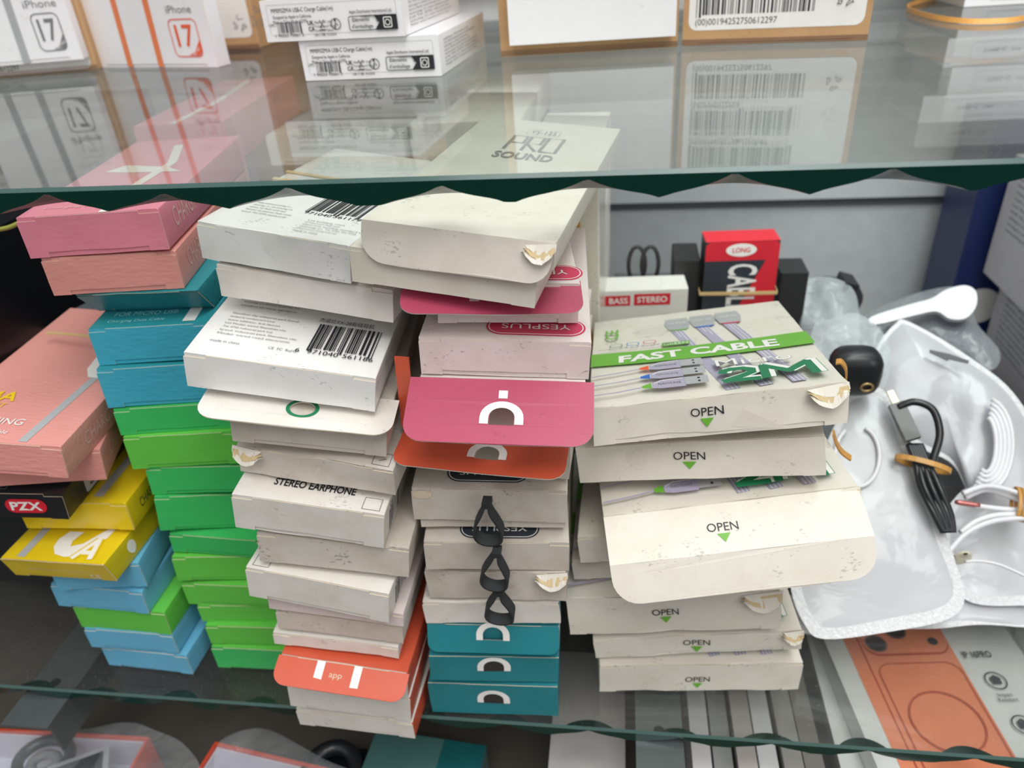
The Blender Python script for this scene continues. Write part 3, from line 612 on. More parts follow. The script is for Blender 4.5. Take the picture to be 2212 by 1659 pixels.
def pzx_art(A):
    if 'front' in A:
        f = A['front']; f.poly(rounded(0.046, 0.0045, 0.071, 0.0150, 0.005), PRED); f.text('PZX', 0.0585, 0.0098, 0.0062, PWHITE, 0, 0.019, 0.03)
    if 'top' in A:
        t = A['top']; rnd = random.Random(5); w = A['w']
        t.poly(rounded(0.050, 0.020, 0.070, 0.034, 0.006), PRED)
        for i in range(26):
            x, y, r = rnd.uniform(0.004, w - 0.006), rnd.uniform(0.003, 0.06), rnd.uniform(0.0015, 0.004); kd = i % 4
            if kd == 0: t.ring(x, y, r, 0.0004, INKG)
            elif kd == 1: t.frame_rr(x - r, y - r * .7, x + r, y + r * .7, r * .3, 0.0004, INKG)
            elif kd == 2: t.line([(x, y), (x + r, y + r), (x + r * 2, y), (x + r, y - r)], 0.0005, INKG)
            else: t.ring(x, y, r, 0.0005, INKG); t.ring(x, y, r * .5, 0.0004, INKG)
    if 'right' in A:
        t = A['right']; t.poly(rounded(0.022, 0.002, 0.056, 0.017, 0.002), INKL); t.text('PZX', 0.030, 0.010, 0.005, INK, PI / 2, 0.011, 0.02); t.text('NEW', 0.044, 0.012, 0.005, PWHITE, 0, 0.016, 0.04)
carton('cable_box', POSE['E3'], 'black cable box with white doodles and a red oval badge on its end, torn corner', 'cable box', G_E, BLACKC, art=pzx_art, worn=.0006)
def yel1(A):
    if 'top' in A: A['top'].rect(A['w'] - 0.024, 0.006, A['w'] - 0.018, 0.08, INKL)
    if 'right' in A: A['right'].text('CHARGING', 0.028, A['h'] * .5, 0.007, PDARK, 0, 0.03)
carton('cable_box', POSE['E4'], 'bright yellow cable box under the black doodle box', 'cable box', G_E, YELLOW, art=yel1)
def yel2(A):
    w = A['w']
    if 'top' in A:
        t = A['top']; t.rect(0.010, 0.002, 0.0155, 0.045, INKL)
        t.poly([(0.029, 0.012), (0.034, 0.006), (0.042, 0.004), (0.050, 0.006), (0.060, 0.022), (0.061, 0.034), (0.056, 0.030), (0.047, 0.016), (0.040, 0.013), (0.0385, 0.018), (0.041, 0.026), (0.031, 0.026), (0.028, 0.019)], PWHITE)
        [t.line(q_, lw_, mt_) for lw_, mt_ in ((.0056, YELLOW), (.0032, PWHITE)) for q_ in ([(.0475, .003), (.0560, .0205)], [(.0560, .0205), (.0600, .003)], [(.0500, .0085), (.0590, .0085)])]
    if 'front' in A: A['front'].text('CE', w - 0.012, 0.0045, 0.0042, PWHITE, 0, 0.007); A['front'].line([(0.014, 0.0090), (w - 0.012, 0.0085)], 0.0004, INSIDE)
    if 'right' in A: A['right'].poly(ellipse(0.024, 0.009, 0.005, 0.0055), PWHITE)
carton('cable_box', POSE['E5'], 'yellow cable box with a big white letter A and pale end corners', 'cable box', G_E, YELLOW, side=paper('dull_yellow_side', (206, 184, 30), 0.4, 0.2), art=yel2, slots=False, worn=.0005, taper=.004)
carton('cable_box', POSE['E6'], 'sky blue cable box pushed back just under the yellow boxes', 'cable box', G_E, SKY)
carton('cable_box', POSE['E7'], 'sky blue cable box directly on the lime green one of the far left stack', 'cable box', G_E, SKY)
carton('cable_box', POSE['E8'], 'lime green cable box between blue ones in the far left stack', 'cable box', G_E, LIME)
carton('cable_box', POSE['E9'], 'sky blue cable box just beneath the lime green one of the far left stack', 'cable box', G_E, SKY)
carton('cable_box', POSE['E10'], 'sky blue cable box at the very bottom of the far left stack', 'cable box', G_E, SKY)

# white earphone boxes
G_B = 'white earphone boxes of the leaning stack'
def small_lines(t, x, y, n, wd, hh, gap, mat, seed, rot=0.0):
    rnd = random.Random(seed); words = ['Model: wired', 'brand:', 'manufactured in', 'Shenzhen city', 'industrial park', 'Tel: 0755', 'www', 'standard Q/', 'address: 3rd', 'building', 'electronic', 'technology Co.', 'Ltd', 'road', 'district']
    for i in range(n):
        s = ' '.join(rnd.choice(words) for _ in range(3)); ww = wd * rnd.uniform(0.55, 1.0); t.text(s, x + ww / 2, y - i * gap, hh, mat, 0, ww)
def back_label(num, mid):
    def f(A):
        if 'top' not in A: return
        t = A['top']; w = A['w']
        if mid:
            small_lines(t, 0.010, 0.070, 6, 0.032, 0.0018, 0.0042, INKG, 3); small_lines(t, 0.009, 0.040, 7, 0.040, 0.0015, 0.0034, INKG, 4)
            t.text('made in china', 0.0155, 0.0125, 0.0020, INKG, 0, 0.0145); t.text('CE  FC  RoHS', 0.044, 0.0125, 0.0020, INKG, 0, 0.014)
            t.text('杰诺比YX-28有线耳机', 0.068, 0.0445, 0.0032, INK, 0, 0.029); t.bars(0.055, 0.0170, 0.088, 0.0405, INK, 7)
            t.text('6', 0.0510, 0.0140, 0.0034, INK); t.text('971040', 0.0635, 0.0140, 0.0036, INK, 0, 0.0155); t.text('561186', 0.0810, 0.0140, 0.0036, INK, 0, 0.0150)
        else:
            t.bars(0.042, 0.034, 0.073, 0.060, INK, 8); t.text('971040', 0.050, 0.0305, 0.0034, INK, 0, 0.0150); t.text('561179', 0.0665, 0.0305, 0.0034, INK, 0, 0.0150)
            small_lines(t, 0.013, 0.034, 5, 0.027, 0.0016, 0.0036, INKG, 5); small_lines(t, 0.050, 0.021, 5, 0.034, 0.0014, 0.0028, INKG, 6); t.text('made in china', 0.057, 0.0065, 0.0018, INKG, 0, 0.013)
    return f
def corner_sq(right=True, extra=None):
    def f(A):
        if 'top' in A:
            t = A['top']; x = A['w'] - 0.0125 if right else 0.003; t.frame_rr(x, 0.002, x + 0.0095, 0.011, 0.0001, 0.00035, INKG)
            if extra == 'stereo': t.text('STEREO EARPHONE', A['w'] * .50, 0.0135, 0.0052, INK, 0, 0.044, 0.02)
            if extra == 'tick': t.line([(x + .003, .005), (x + .007, .007)], .0004, INKG)
        if 'right' in A and extra in ('stereo', 'bars'): A['right'].bars(0.012, 0.003, 0.034, 0.016, INKG, 9, n=18); A['right'].text('00:0', 0.020, 0.0185, 0.003, INKG, 0, 0.014)
    return f
def ring_oval(A0, fw, L): A0.poly(ellipse(0.002, L * .62, 0.0072, 0.0072), PDGREEN, [ellipse(0.002, L * .62, 0.0052, 0.0052)])
SHINE = paper('glossy_white_card', (236, 236, 234), 0.22, 0.3, coat=0.6)
b1r = carton('earphone_box', POSE['B1'], 'glossy white earphone box with bent left end and barcode 561179, highest of the leaning stack', 'earphone box', G_B, SHINE, art=back_label('', False), cut=.0003, worn=.0010)
carton('earphone_box', POSE['B2'], 'plain white earphone box with a lifted lid edge, second of the leaning stack', 'earphone box', G_B, WHITE, cut=.0003, worn=.0007)
carton('earphone_box', POSE['B3'], 'white earphone box with barcode 561186 and fine print on top', 'earphone box', G_B, SHINE, art=back_label('', True), cut=.0003, worn=.0004)
carton('earphone_box', POSE['B4'], 'white earphone box with a wide hanging flap and oval hook hole', 'earphone box', G_B, GREY, worn=.0004, flaps=[dict(segs=((0.028, 4),), fw=0.096, dx=-0.006, mat=WHITE, r=0.010, y0=0.020, hole=ellipse(0.002, 0.0140, 0.0062, 0.0050), zoff=0.0020, art=lambda A0, fw, L: A0.poly(ellipse(0.002, L - 0.0140, 0.0082, 0.0068), PDGREEN, [ellipse(0.002, L - 0.0140, 0.0063, 0.0051)]))])
carton('earphone_box', POSE['B5'], 'crumpled dirty white earphone box with torn left corner, above the STEREO EARPHONE box', 'earphone box', G_B, GREY, art=corner_sq(True, 'tick'), cut=.0003, torn=(-1, .016, 3), worn=.0018)
carton('earphone_box', POSE['B6'], 'white earphone box printed STEREO EARPHONE on its top', 'earphone box', G_B, WHITE, art=corner_sq(True, 'stereo'), worn=.0005)
carton('earphone_box', POSE['B7'], 'off-white earphone box jutting right, directly below the STEREO EARPHONE one', 'earphone box', G_B, GREY, art=corner_sq(False, 'tick'), cut=.0003, worn=.0004)
carton('earphone_box', POSE['B8'], 'white earphone box jutting left, with a small square printed on its left top corner', 'earphone box', G_B, WHITE, art=corner_sq(False, 'bars'), worn=.0004)
carton('earphone_box', POSE['B9'], 'thin pinkish grey earphone box under the one jutting left', 'earphone box', G_B, PINKW, cut=.0003, worn=.0005)
carton('earphone_box', POSE['B10'], 'grey-white earphone box, second above the orange flap', 'earphone box', G_B, GREY, cut=.0003, worn=.0005)
carton('earphone_box', POSE['B11'], 'flattened white earphone box lying right on the orange flap', 'earphone box', G_B, WHITE, cut=.0003, worn=.0012)
def arch_print(A0, fw, L, cx=0.0, yb=None, rr=0.0095, wd=0.0042, dot=True):
    yb = L * .42 if yb is None else yb
    pts = [(cx - rr, yb - rr * .35)] + ellipse(cx, yb, rr, rr * .85, 14, PI, 0) + [(cx + rr, yb - rr * .35), (cx + rr - wd, yb - rr * .35)] + ellipse(cx, yb, rr - wd, (rr - wd) * .85, 14, 0, PI) + [(cx - rr + wd, yb - rr * .35)]
    A0.poly(pts, PWHITE)
    if dot: A0.rect(cx - 0.0022, yb + rr * 1.0, cx + 0.0022, yb + rr * 1.0 + 0.0045, PWHITE)
OSIDE = ORANGE
carton('earphone_box', POSE['B12'], 'white-ended earphone box with an orange flap and orange sides', 'earphone box', G_B, WHITE, side=OSIDE, top=OSIDE, worn=.0005, flaps=[dict(segs=((0.017, 22),), fw=0.081, mat=ORANGE, under=WHITE, r=0.008, art=lambda A0, fw, L: (A0.rect(-0.016, L * .25, -0.011, L, PWHITE), A0.rect(0.007, L * .25, 0.012, L, PWHITE), A0.text('app', -0.003, L * .6, 0.0035, INSIDE, 0, 0.008)))])
carton('earphone_box', POSE['B13'], 'white-ended earphone box with orange slit and sides, second from the bottom', 'earphone box', G_B, WHITE, side=OSIDE, worn=.0005, art=lambda A: 'front' in A and A['front'].poly([(0.010, A['h'] - .0022), (A['w'] - .010, A['h'] - .0030), (A['w'] - .011, A['h'] - .0012), (0.012, A['h'] - .0008)], ORANGE))
carton('earphone_box', POSE['B14'], 'white-ended earphone box with orange sides at the bottom of the leaning stack', 'earphone box', G_B, WHITE, side=OSIDE, worn=.0004)

# centre stack
G_C = 'hanging-flap earphone boxes of the centre stack'
def logo(t, cx, cy, k, mat, rot=PI):
    t.poly(rounded(cx - .0245 * k, cy - .0085 * k, cx + .0245 * k, cy + .0085 * k, .0084 * k), mat)
    t.frame_rr(cx - .0235 * k, cy - .0075 * k, cx + .0235 * k, cy + .0075 * k, .0074 * k, .0005, PWHITE)
    t.text('YESPLUS', cx, cy, 0.0050 * k, PWHITE, rot, 0.034 * k, 0.0)
def top_prosound(A):
    if 'top' not in A: return
    t = A['top']; t.frame_rr(0.036, 0.1580, 0.056, 0.1700, 0.0004, 0.0003, INKG); t.text('YS-125', 0.046, 0.1640, 0.0075, INKG, 0, 0.016)
    for i, ch in enumerate('PRO'):
        x = 0.031 + i * 0.0105; pts = {'P': [(0, 0), (0, .013), (.008, .013), (.008, .0065), (0, .0065)], 'R': [(0, 0), (0, .013), (.008, .013), (.008, .0065), (0, .0065), (.008, .0)], 'O': [(0, 0), (0, .013), (.009, .013), (.009, 0), (0, 0)]}[ch]
        t.line([(x + a, 0.1250 + b * 2.2) for a, b in pts], 0.0019, INKG)
    t.text('SOUND', 0.0455, 0.1140, 0.0110, INKG, 0, 0.034, 0.02)
c1 = list(POSE['C1'])
carton('earphone_box', c1, 'cream earphone box with torn right corner and loose front flap, top of the centre stack', 'earphone box', G_C, CREAM, art=top_prosound, torn=(1, .014, 4), worn=.0012, flaps=[dict(segs=((0.0185, 76),), mat=paper('soft_cream_flap', (222, 215, 206), .55, .5), under=CREAM, r=0.011, fw=0.088, zoff=0.0006, y0=-0.0008, name='tuck_flap')])
carton('earphone_box', POSE['C2'], 'plain cream earphone box under the loose flap at the top of the centre stack', 'earphone box', G_C, CREAM, cut=.0003, worn=.0004)
def art_rose(A):
    if 'top' in A: logo(A['top'], A['w'] - 0.027, 0.0135, 1.0, PROSE)
carton('earphone_box', POSE['C3'], 'earphone box with a level rose pink hanging flap, under the two cream boxes', 'earphone box', G_C, PINKW, art=lambda A: 'top' in A and logo(A['top'], A['w'] - 0.022, 0.012, 1.0, PROSE), worn=.0005, flaps=[dict(segs=((0.023, 16),), fw=0.086, dx=-0.008, mat=ROSE, under=GREY, r=0.008, y0=0.004, art=lambda A0, fw, L: (A0.rect(-0.0105, 0.0085, -0.006, 0.016, PWHITE), A0.rect(0.0085, 0.0085, 0.013, 0.016, PWHITE)))])
carton('earphone_box', POSE['C4'], 'pinkish white earphone box with a rose oval logo printed upside down on top', 'earphone box', G_C, PINKW, art=art_rose, worn=.0005, cut=.0027)
o5 = carton('earphone_box', POSE['C5o'], 'earphone box with narrow orange side flap showing left of the big rose pink flap', 'earphone box', G_C, PINKW, worn=.0004, left=ORANGE)
m = MB(); cuboid(m, -POSE['C5o'][6] / 2 - 0.004, -0.002, 0.003, -POSE['C5o'][6] / 2 + 0.0035, -0.0010, POSE['C5o'][7] + 0.026, ORANGE); m.build('side_flap', o5)
hole5 = arch = ellipse(0.002, 0.0215, 0.0066, 0.0062, 16)
carton('earphone_box', POSE['C5'], 'earphone box with the big sloping rose pink flap and white arch cut-out', 'earphone box', G_C, PINKW, worn=.0004, flaps=[dict(segs=((0.036, 25),), fw=0.0905, mat=ROSE, under=GREY, r=0.010, zoff=0.0004, y0=-0.001, hole=[(-0.0045, 0.0255)] + ellipse(0.0015, 0.0215, 0.0060, 0.0065, 14, PI, 2 * PI) + [(0.0075, 0.0255)], art=lambda A0, fw, L: arch_print(A0, fw, L, 0.0015, L - 0.0215, 0.0105, 0.0042))])
carton('earphone_box', POSE['C6'], 'earphone box with a wide orange flap below the big rose pink one', 'earphone box', G_C, GREY, worn=.0004, flaps=[dict(segs=((0.030, 6),), mat=ORANGE, under=GREY, r=0.009, hole=[(-0.0025, 0.0195)] + ellipse(0.0035, 0.0155, 0.0060, 0.0065, 14, PI, 2 * PI) + [(0.0095, 0.0195)], art=lambda A0, fw, L: arch_print(A0, fw, L, 0.0035, L - 0.0155, 0.0102, 0.0040))])
def art_dark(cx, cy): return lambda A: 'top' in A and logo(A['top'], A['w'] * cx, cy, 0.92, PDARK)
carton('earphone_box', POSE['C7'], 'grubby white earphone box with a slate oval logo and torn left corner', 'earphone box', G_C, GREY, art=lambda A: (art_dark(.48, .0135)(A), 'front' in A and A['front'].poly(ellipse(0.006, A['h'] - .004, 0.0055, 0.0030), INSIDE)), cut=.0003, worn=.0006)
carton('earphone_box', POSE['C8'], 'very thin squashed white earphone box in the middle of the centre stack', 'earphone box', G_C, GREY, worn=.0006, ears=False)
carton('earphone_box', POSE['C9'], 'white earphone box behind the uppermost black loop, second with a slate logo', 'earphone box', G_C, GREY, art=art_dark(.52, .0105), cut=.0003, worn=.0004)
carton('earphone_box', POSE['C10'], 'worn beige-white earphone box behind the middle black loop, crushed right corner', 'earphone box', G_C, GREY, cut=.0003, torn=(1, .018, 5), worn=.0014)
carton('earphone_box', POSE['C11'], 'clean white earphone box behind the lowest black loop, above the turquoise ones', 'earphone box', G_C, WHITE, side=TURQ, cut=.0003, worn=.0012)
def arch_front(yb): return lambda A: 'front' in A and (arch_print(A['front'], A['w'], A['h'], A['w'] * .5, A['h'] * yb, 0.0105, 0.0040, False), A['front'].poly(ellipse(A['w'] * .5, A['h'] * yb, 0.0063, 0.0052, 12, 0, PI) + [(A['w'] * .5 - .0063, A['h'] * yb - .0036), (A['w'] * .5 + .0063, A['h'] * yb - .0036)], SLOT))
carton('earphone_box', POSE['C12'], 'turquoise earphone box with rounded flap, highest of the three turquoise ones', 'earphone box', G_C, TURQ, side=PINKW, worn=.0004, flaps=[dict(segs=((0.019, 70),), mat=TURQ, under=GREY, r=0.006, hole=[(-0.006, 0.0100)] + ellipse(0.0, 0.0065, 0.0060, 0.0048, 14, PI, 2 * PI) + [(0.006, 0.0100)], art=lambda A0, fw, L: arch_print(A0, fw, L, 0.0, L - 0.0065, 0.0102, 0.0040, False))])
carton('earphone_box', POSE['C13'], 'turquoise earphone box, middle one of the three turquoise ones', 'earphone box', G_C, TURQ, side=PINKW, worn=.0005, ears=False, art=arch_front(.60))
carton('earphone_box', POSE['C14'], 'turquoise earphone box at the foot of the centre stack', 'earphone box', G_C, TURQ, side=TURQ, worn=.0005, ears=False, art=arch_front(.52))

# data cable boxes
G_D = 'large white and green data cable boxes'
def open_mark(f, x, y): f.text('OPEN', x, y, 0.0048, INK, 0, 0.0165); f.poly([(x - .0035, y - .0038), (x, y - .0088), (x + .0035, y - .0038)], PGREEN)
def cable_top(A):
    if 'top' not in A: return
    t = A['top']; w = A['w']
    for i, x in enumerate((w * .44, w * .57, w * .70)):
        cc = (PGREEN, PBLUE, PROSE)[i]
        t.line([(x + .018 - k * .0022, .006 + k * .0125) for k in range(10)], 0.0074, PLIL)
        for q in (-.0022, 0, .0022): t.line([(x + .018 + q, .006), (x + q, .1185)], 0.0004, PWHITE)
        t.poly([(x - .0065, .119), (x + .0065, .119), (x + .0085, .133), (x + .007, .144), (x - .007, .144), (x - .0085, .133)], INKL)
        t.poly([(x - .0062, .119), (x + .0062, .119), (x + .0045, .1165), (x - .0045, .1165)], cc)
        t.text('WAVE', x, .133, .0035, PWHITE, 0, .012)
    k = 40
    z = t.lift(); vs = []; band0, band1 = 0.060, 0.083
    for i in range(k + 1): x = w * i / k; s = 0.010 * math.sin(i / k * PI) * -0.35; vs += [t.fr(x, band0 + s, z), t.fr(x, band1 + s * 1.0, z)]
    t.mb.add(vs, [(2 * i, 2 * i + 2, 2 * i + 3, 2 * i + 1) for i in range(k)], PGREEN); t.k += 6
    t.text('FAST CABLE', w * .49, .0680, .0118, PWHITE, 0, w * .72, 0.035)
    t.poly(rounded(w * .34, .0835, w * .47, .0900, .001), PGREEN); t.text('GREEN', w * .405, .0866, .0040, PWHITE, 0, .0145)
    for i, cc in enumerate((PDGREEN, PBLUE, PROSE)):
        x = w * .12 + i * .0105; t.frame_rr(x - .004, .0905, x + .004, .0975, .0025, .0006, cc)
    t.text('transmission and charging cable', w * .215, .0875, .0026, INKG, 0, .046)
    t.text('CE', w * .10, .118, .0085, PGREEN, PI / 2, .020, .02); t.text('2.1A', w * .10, .106, .003, INKG, 0, .008); small_lines(t, w * .22, .127, 4, .032, .0018, .0052, INKL, 12)
    for i, cc in enumerate((PORANGE, PBLUE, PGREEN)):
        y = .046 - i * .0155
        t.line([(0.001, y - .007), (w * .12, y - .0048), (w * .23, y - .0015)], .0016, PLIL)
        t.poly([(w * .22, y - .0030), (w * .26, y - .0045), (w * .26, y + .0030), (w * .22, y + .0002)], cc)
        t.poly([(w * .262, y - .0045), (w * .30, y - .0060), (w * .40, y - .0058), (w * .40, y + .0068), (w * .31, y + .0062), (w * .262, y + .0028)], PLIL)
        t.line([(w * .27, y + .001), (w * .30, y + .0042), (w * .39, y + .005)], .0008, PWHITE); t.text('NAVWAVE', w * .335, y, .0028, INKG, 0, .012)
        t.rect(w * .40, y - .0045, w * .495, y + .0062, INKL); t.rect(w * .452, y + .0022, w * .462, y + .0042, INK); t.rect(w * .452, y - .0022, w * .462, y - .0002, INK)
    t.text('Micro', w * .70, .0375, .0108, INKG, 0, .0405, .012); t.text('Micro', w * .70, .0375, .0104, PWHITE, 0, .0400, .0)
    two = [(0, .72), (.06, .90), (.30, 1.0), (.66, 1.0), (.90, .84), (.88, .60), (.60, .38), (.02, .02), (.40, .02), (1.0, .02)]; em = [(0, 0), (.04, 1.0), (.52, .35), (1.0, 1.0), (1.04, 0)]
    for pts, x0, ww in ((two, w * .555, .0165), (em, w * .715, .0235)):
        for dx_, dy_, lw, mt_ in ((.0022, .0015, .0066, PDGREEN), (.0022, .0015, .0058, PWHITE), (0, 0, .0046, PDGREEN)):
            for (a, b), (c_, d_) in zip(pts[:-1], pts[1:]):
                ux, uy = (c_ - a) * ww, (d_ - b) * .0165; l_ = math.hypot(ux, uy); ex, ey = ux / l_ * lw * .3, uy / l_ * lw * .3
                t.line([(x0 + a * ww + dx_ - ex, .0085 + b * .0165 + dy_ - ey), (x0 + c_ * ww + dx_ + ex, .0085 + d_ * .0165 + dy_ + ey)], lw, mt_); t.k -= 0.9
            t.k += 2
def cable_art(ox=.5, oy=.55, topn=True, mark=True):
    def f(A):
        if topn: cable_top(A)
        if 'front' in A and mark: open_mark(A['front'], A['w'] * ox, A['h'] * oy + .002)
    return f
carton('data_cable_box', POSE['D1'], 'white and green FAST CABLE box on top of its stack, front edge crumpled', 'cable box', G_D, CREAM, art=cable_art(.47, .58), torn=(1, .020, 6), worn=.0016, slots=False)
carton('data_cable_box', POSE['D2'], 'white data cable box right under the FAST CABLE one, marked OPEN', 'cable box', G_D, CREAM, art=cable_art(.47, .55, False), cut=.0003, worn=.0010, slots=False)
carton('data_cable_box', POSE['D3'], 'white data cable box with its long end flap hanging open over the stack', 'cable box', G_D, CREAM, art=cable_art(mark=False), torn=(1, .014, 7), worn=.0008, ears=False,
       flaps=[dict(segs=((0.028, 30), (0.022, 66)), mat=CREAM, under=WHITE, r=0.014, dx=0.0, name='end_flap', art=lambda A0, fw, L: open_mark(A0, -0.006, 0.0365))])
carton('data_cable_box', POSE['D4'], 'white data cable box half hidden behind the hanging end flap', 'cable box', G_D, CREAM, art=cable_art(mark=False, topn=False), worn=.0008)
carton('data_cable_box', POSE['D4b'], 'thin white data cable box showing as a strip beneath the hanging end flap', 'cable box', G_D, GREY, art=cable_art(mark=False), worn=.0008)
carton('data_cable_box', POSE['D5'], 'thick white data cable box with split right corner, third from the bottom', 'cable box', G_D, CREAM, art=cable_art(.47, .50), torn=(1, .024, 8), worn=.0014, slots=False)
carton('data_cable_box', POSE['D6'], 'slim white data cable box with faint OPEN mark, second from the bottom', 'cable box', G_D, CREAM, art=cable_art(.50, .50), torn=(1,.012,9), worn=.0012)
carton('data_cable_box', POSE['D7'], 'white data cable box at the bottom of its stack, standing on the glass', 'cable box', G_D, CREAM, art=cable_art(.49, .42), worn=.0012)

# black cable ties hanging at the centre stack
TIE = flat('black_velcro', (38, 40, 42), 0.75)
def strap(px, py, L, wd, ang, label, gap, y=0.30, tw=0.0):
    p = at_y(px, py, y); root = empty('cable_tie_strap', p, label, 'strap', 'black hook-and-loop cable ties hanging on the centre stack'); root.rotation_euler = (0, ang, tw)
    b = MB(); pts = [(-.001, 0, 0), (-gap * .22, -.0005, -L * .22), (-gap * .46, -.001, -L * .50), (-gap * .56, -.0015, -L * .74), (-gap * .40, -.0018, -L * .93), (0, -.002, -L), (gap * .40, -.0018, -L * .93), (gap * .50, -.0015, -L * .72), (gap * .34, -.001, -L * .46), (gap * .12, -.0005, -L * .2), (0.001, 0, 0)]
    ribbon(b, spline(pts, 6), (0, wd / 2, wd * .12), 0.0011, TIE); b.build('loop', root)
    b = MB(); cuboid(b, -.0024, -wd / 2, -.0015, .0024, wd / 2, .0018, TIE); b.build('knot', root)
strap(1052, 1086, 0.025, 0.007, 0.0, 'uppermost black cable tie loop on the centre stack', 0.0145, y=0.298)
strap(1073, 1192, 0.024, 0.007, 0.10, 'middle black cable tie loop on the centre stack', 0.0140, y=0.292)
strap(1078, 1276, 0.021, 0.007, 0.0, 'lowest black cable tie loop, hanging just above the turquoise boxes', 0.0150, y=0.291)
# ------------------------------------------------------------ things standing on the upper glass
ZU = zt + 0.0002
def upright(name, x, y, yaw, w, h, d, label, cat, group, mat, z=None, **kw):
    return carton(name, (x, y, ZU if z is None else z, yaw, 0, 0, w, h, d), label, cat, group, mat, worn=kw.pop('worn', .00004), **kw)
def two_px(pl, pr, z):
    a, b = at_z(*pl, z), at_z(*pr, z); m_ = (a + b) / 2; return m_.x, m_.y, math.atan2(b.y - a.y, b.x - a.x), (b - a).length
BOXW = paper('bright_white_card', (238, 238, 240), 0.35, 0.1, spots=0.15, coat=0.3)
STG = flat('silver_grey_print', (170, 172, 174), 0.4); STO = flat('warm_orange_print', (232, 132, 84), 0.4)
def iphone_art(col, edge, mirror=1):
    def f(A):
        if 'front' in A:
            f_, w, h = A['front'], A['w'], A['h']
            for u in (.30, .56): f_.line([(w * (u - .015), 0.0005), (w * (u + .02), h - 0.0006)], .0062, col)
            f_.text('iPhone', w * .80, .044, .0058, INKG, 0, .0265)
            f_.frame_rr(w * .69, .008, w * .91, .037, .005, .0009, edge)
            f_.text('17', w * .80, .0245, .0165, edge, 0, w * .135, .01)
            f_.poly([(w * .80, .0095), (w * .885, .0095), (w * .905, .013), (w * .905, .021), (w * .85, .012)], edge); f_.text('PRO MAX', w * .865, .0125, .0022, PWHITE, .6, .010)
        if 'right' in A: A['right'].recycle(.060, .030, .008, INKG)
    return f
def kraft_label(full, low=0.0):
    def f(A):
        if 'front' not in A: return
        t, w, h = Art(A['front'].mb, (lambda g: lambda u, v, c: g(u, v - low, c))(A['front'].fr)), A['w'], A['h']; x0, x1 = .004, w - .004
        t.poly(rounded(x0, .010, x1, h - .004, .006), PWHITE)
        if full == 'plain': return
        bx0, bx1 = x0 + .005, x0 + .084 * (w / .125) 
        t.text('(00)00194252750612297', (bx0 + bx1) / 2 - .012, .0155, .0042, INK, 0, .056); t.bars(bx0, .020, bx1, .037, INK, 21, n=95)
        t.text('(240)MM093ZM/A', bx0 + .018, .0415, .0042, INK, 0, .036); t.bars(bx0, .046, bx1 - .006, .064, INK, 22, n=80)
        t.text('(02)00194252750612(37)97', bx0 + .029, .0685, .0042, INK, 0, .058); t.bars(bx0, .073, bx1 - .003, .090, INK, 23, n=90)
        t.line([(x0, .094), (x1, .094)], .0005, INKG); t.text('00194252750612297', bx0 + .022, .0985, .004, INKG, 0, .042); t.text('SSCC18', bx0 + .010, .1045, .004, INKG, 0, .018)
        t.text('MM093ZM/A', x1 - .022, .0985, .004, INK, 0, .026); t.text('Product', x1 - .026, .1045, .004, INKG, 0, .018)
        t.recycle(x1 - .014, .027, .0048, INK)
    return f
def fluted(root, w, d):
    b = MB(); 
    for k in range(3): cuboid(b, -w / 2 - .0002, -0.0012, .0007 + k * .0014, w / 2 + .0002, -0.0006, .0013 + k * .0014, KRAFTD)
    b.build('board_edge', root)
def in_front(x, y, ya, off, pl, pr):
    n = Vector((math.sin(ya), -math.cos(ya), 0)); p0 = Vector((x, y, ZU)) + n * off; a, b = at_plane(*pl, p0, n), at_plane(*pr, p0, n); m_ = (a + b) / 2
    return m_.x, m_.y, ya, (a - b).length, m_.z
cx, cy, cya, cw = two_px((-120, 178), (213, 150), ZU)
fluted(upright('carton_box', cx, cy, cya, cw, 0.13, 0.08, 'brown carton with a barcode label, standing behind the silver striped phone box', 'carton', 'brown cartons on the upper glass', KRAFT, art=kraft_label(True, .0085)), cw, .1)
x, y, ya, w, z_ = in_front(cx, cy, cya, .0145, (-85, 152), (181, 125))
upright('phone_box', x, y, ya, w, 0.098, 0.012, 'white phone box with two silver grey stripes, at the left end of the upper glass', 'phone box', 'striped phone boxes on the upper glass', BOXW, z=z_, art=iphone_art(STG, INKG))
x, y, ya, w = two_px((215, 146), (474, 145), ZU)
upright('phone_box', x, y, ya, w, 0.112, 0.014, 'white phone box with two orange stripes and an orange number 17 badge', 'phone box', 'striped phone boxes on the upper glass', BOXW, art=iphone_art(STO, PORANGE))
x, y, ya, w = two_px((340, 118), (551, 108), ZU)
fluted(upright('carton_box', x, y + 0.012, ya, w, 0.13, 0.12, 'brown carton with a white label, behind the orange striped phone box', 'carton', 'brown cartons on the upper glass', KRAFT, art=lambda A: (kraft_label('plain')(A), 'front' in A and A['front'].recycle(A['w'] - .015, .022, .0062, INKG))), w, .12)
x, y, ya, w = two_px((604, 108), (820, 104), ZU)
fluted(upright('carton_box', x, y + 0.10, ya, w, 0.13, 0.08, 'brown carton mostly hidden behind the two stacked white cable cartons', 'carton', 'brown cartons on the upper glass', KRAFT), w, .1)
x, y, ya, w = two_px((1083, 123), (1463, 101), ZU)
fluted(upright('carton_box', x, y, ya, w, 0.135, 0.12, 'brown carton behind the plain white box, in the middle of the upper glass', 'carton', 'brown cartons on the upper glass', KRAFT), w, .12)
x2, y2, ya2, w2, z_ = in_front(x, y, ya, .0185, (1101, 97), (1459, 80))
upright('white_carton', x2, y2, ya2, w2, 0.105, 0.016, 'plain white box standing against the middle brown carton', 'box', None, BOXW, z=z_, ears=False, slots=False)
x, y, ya, w = two_px((1473, 99), (1873, 87), ZU)
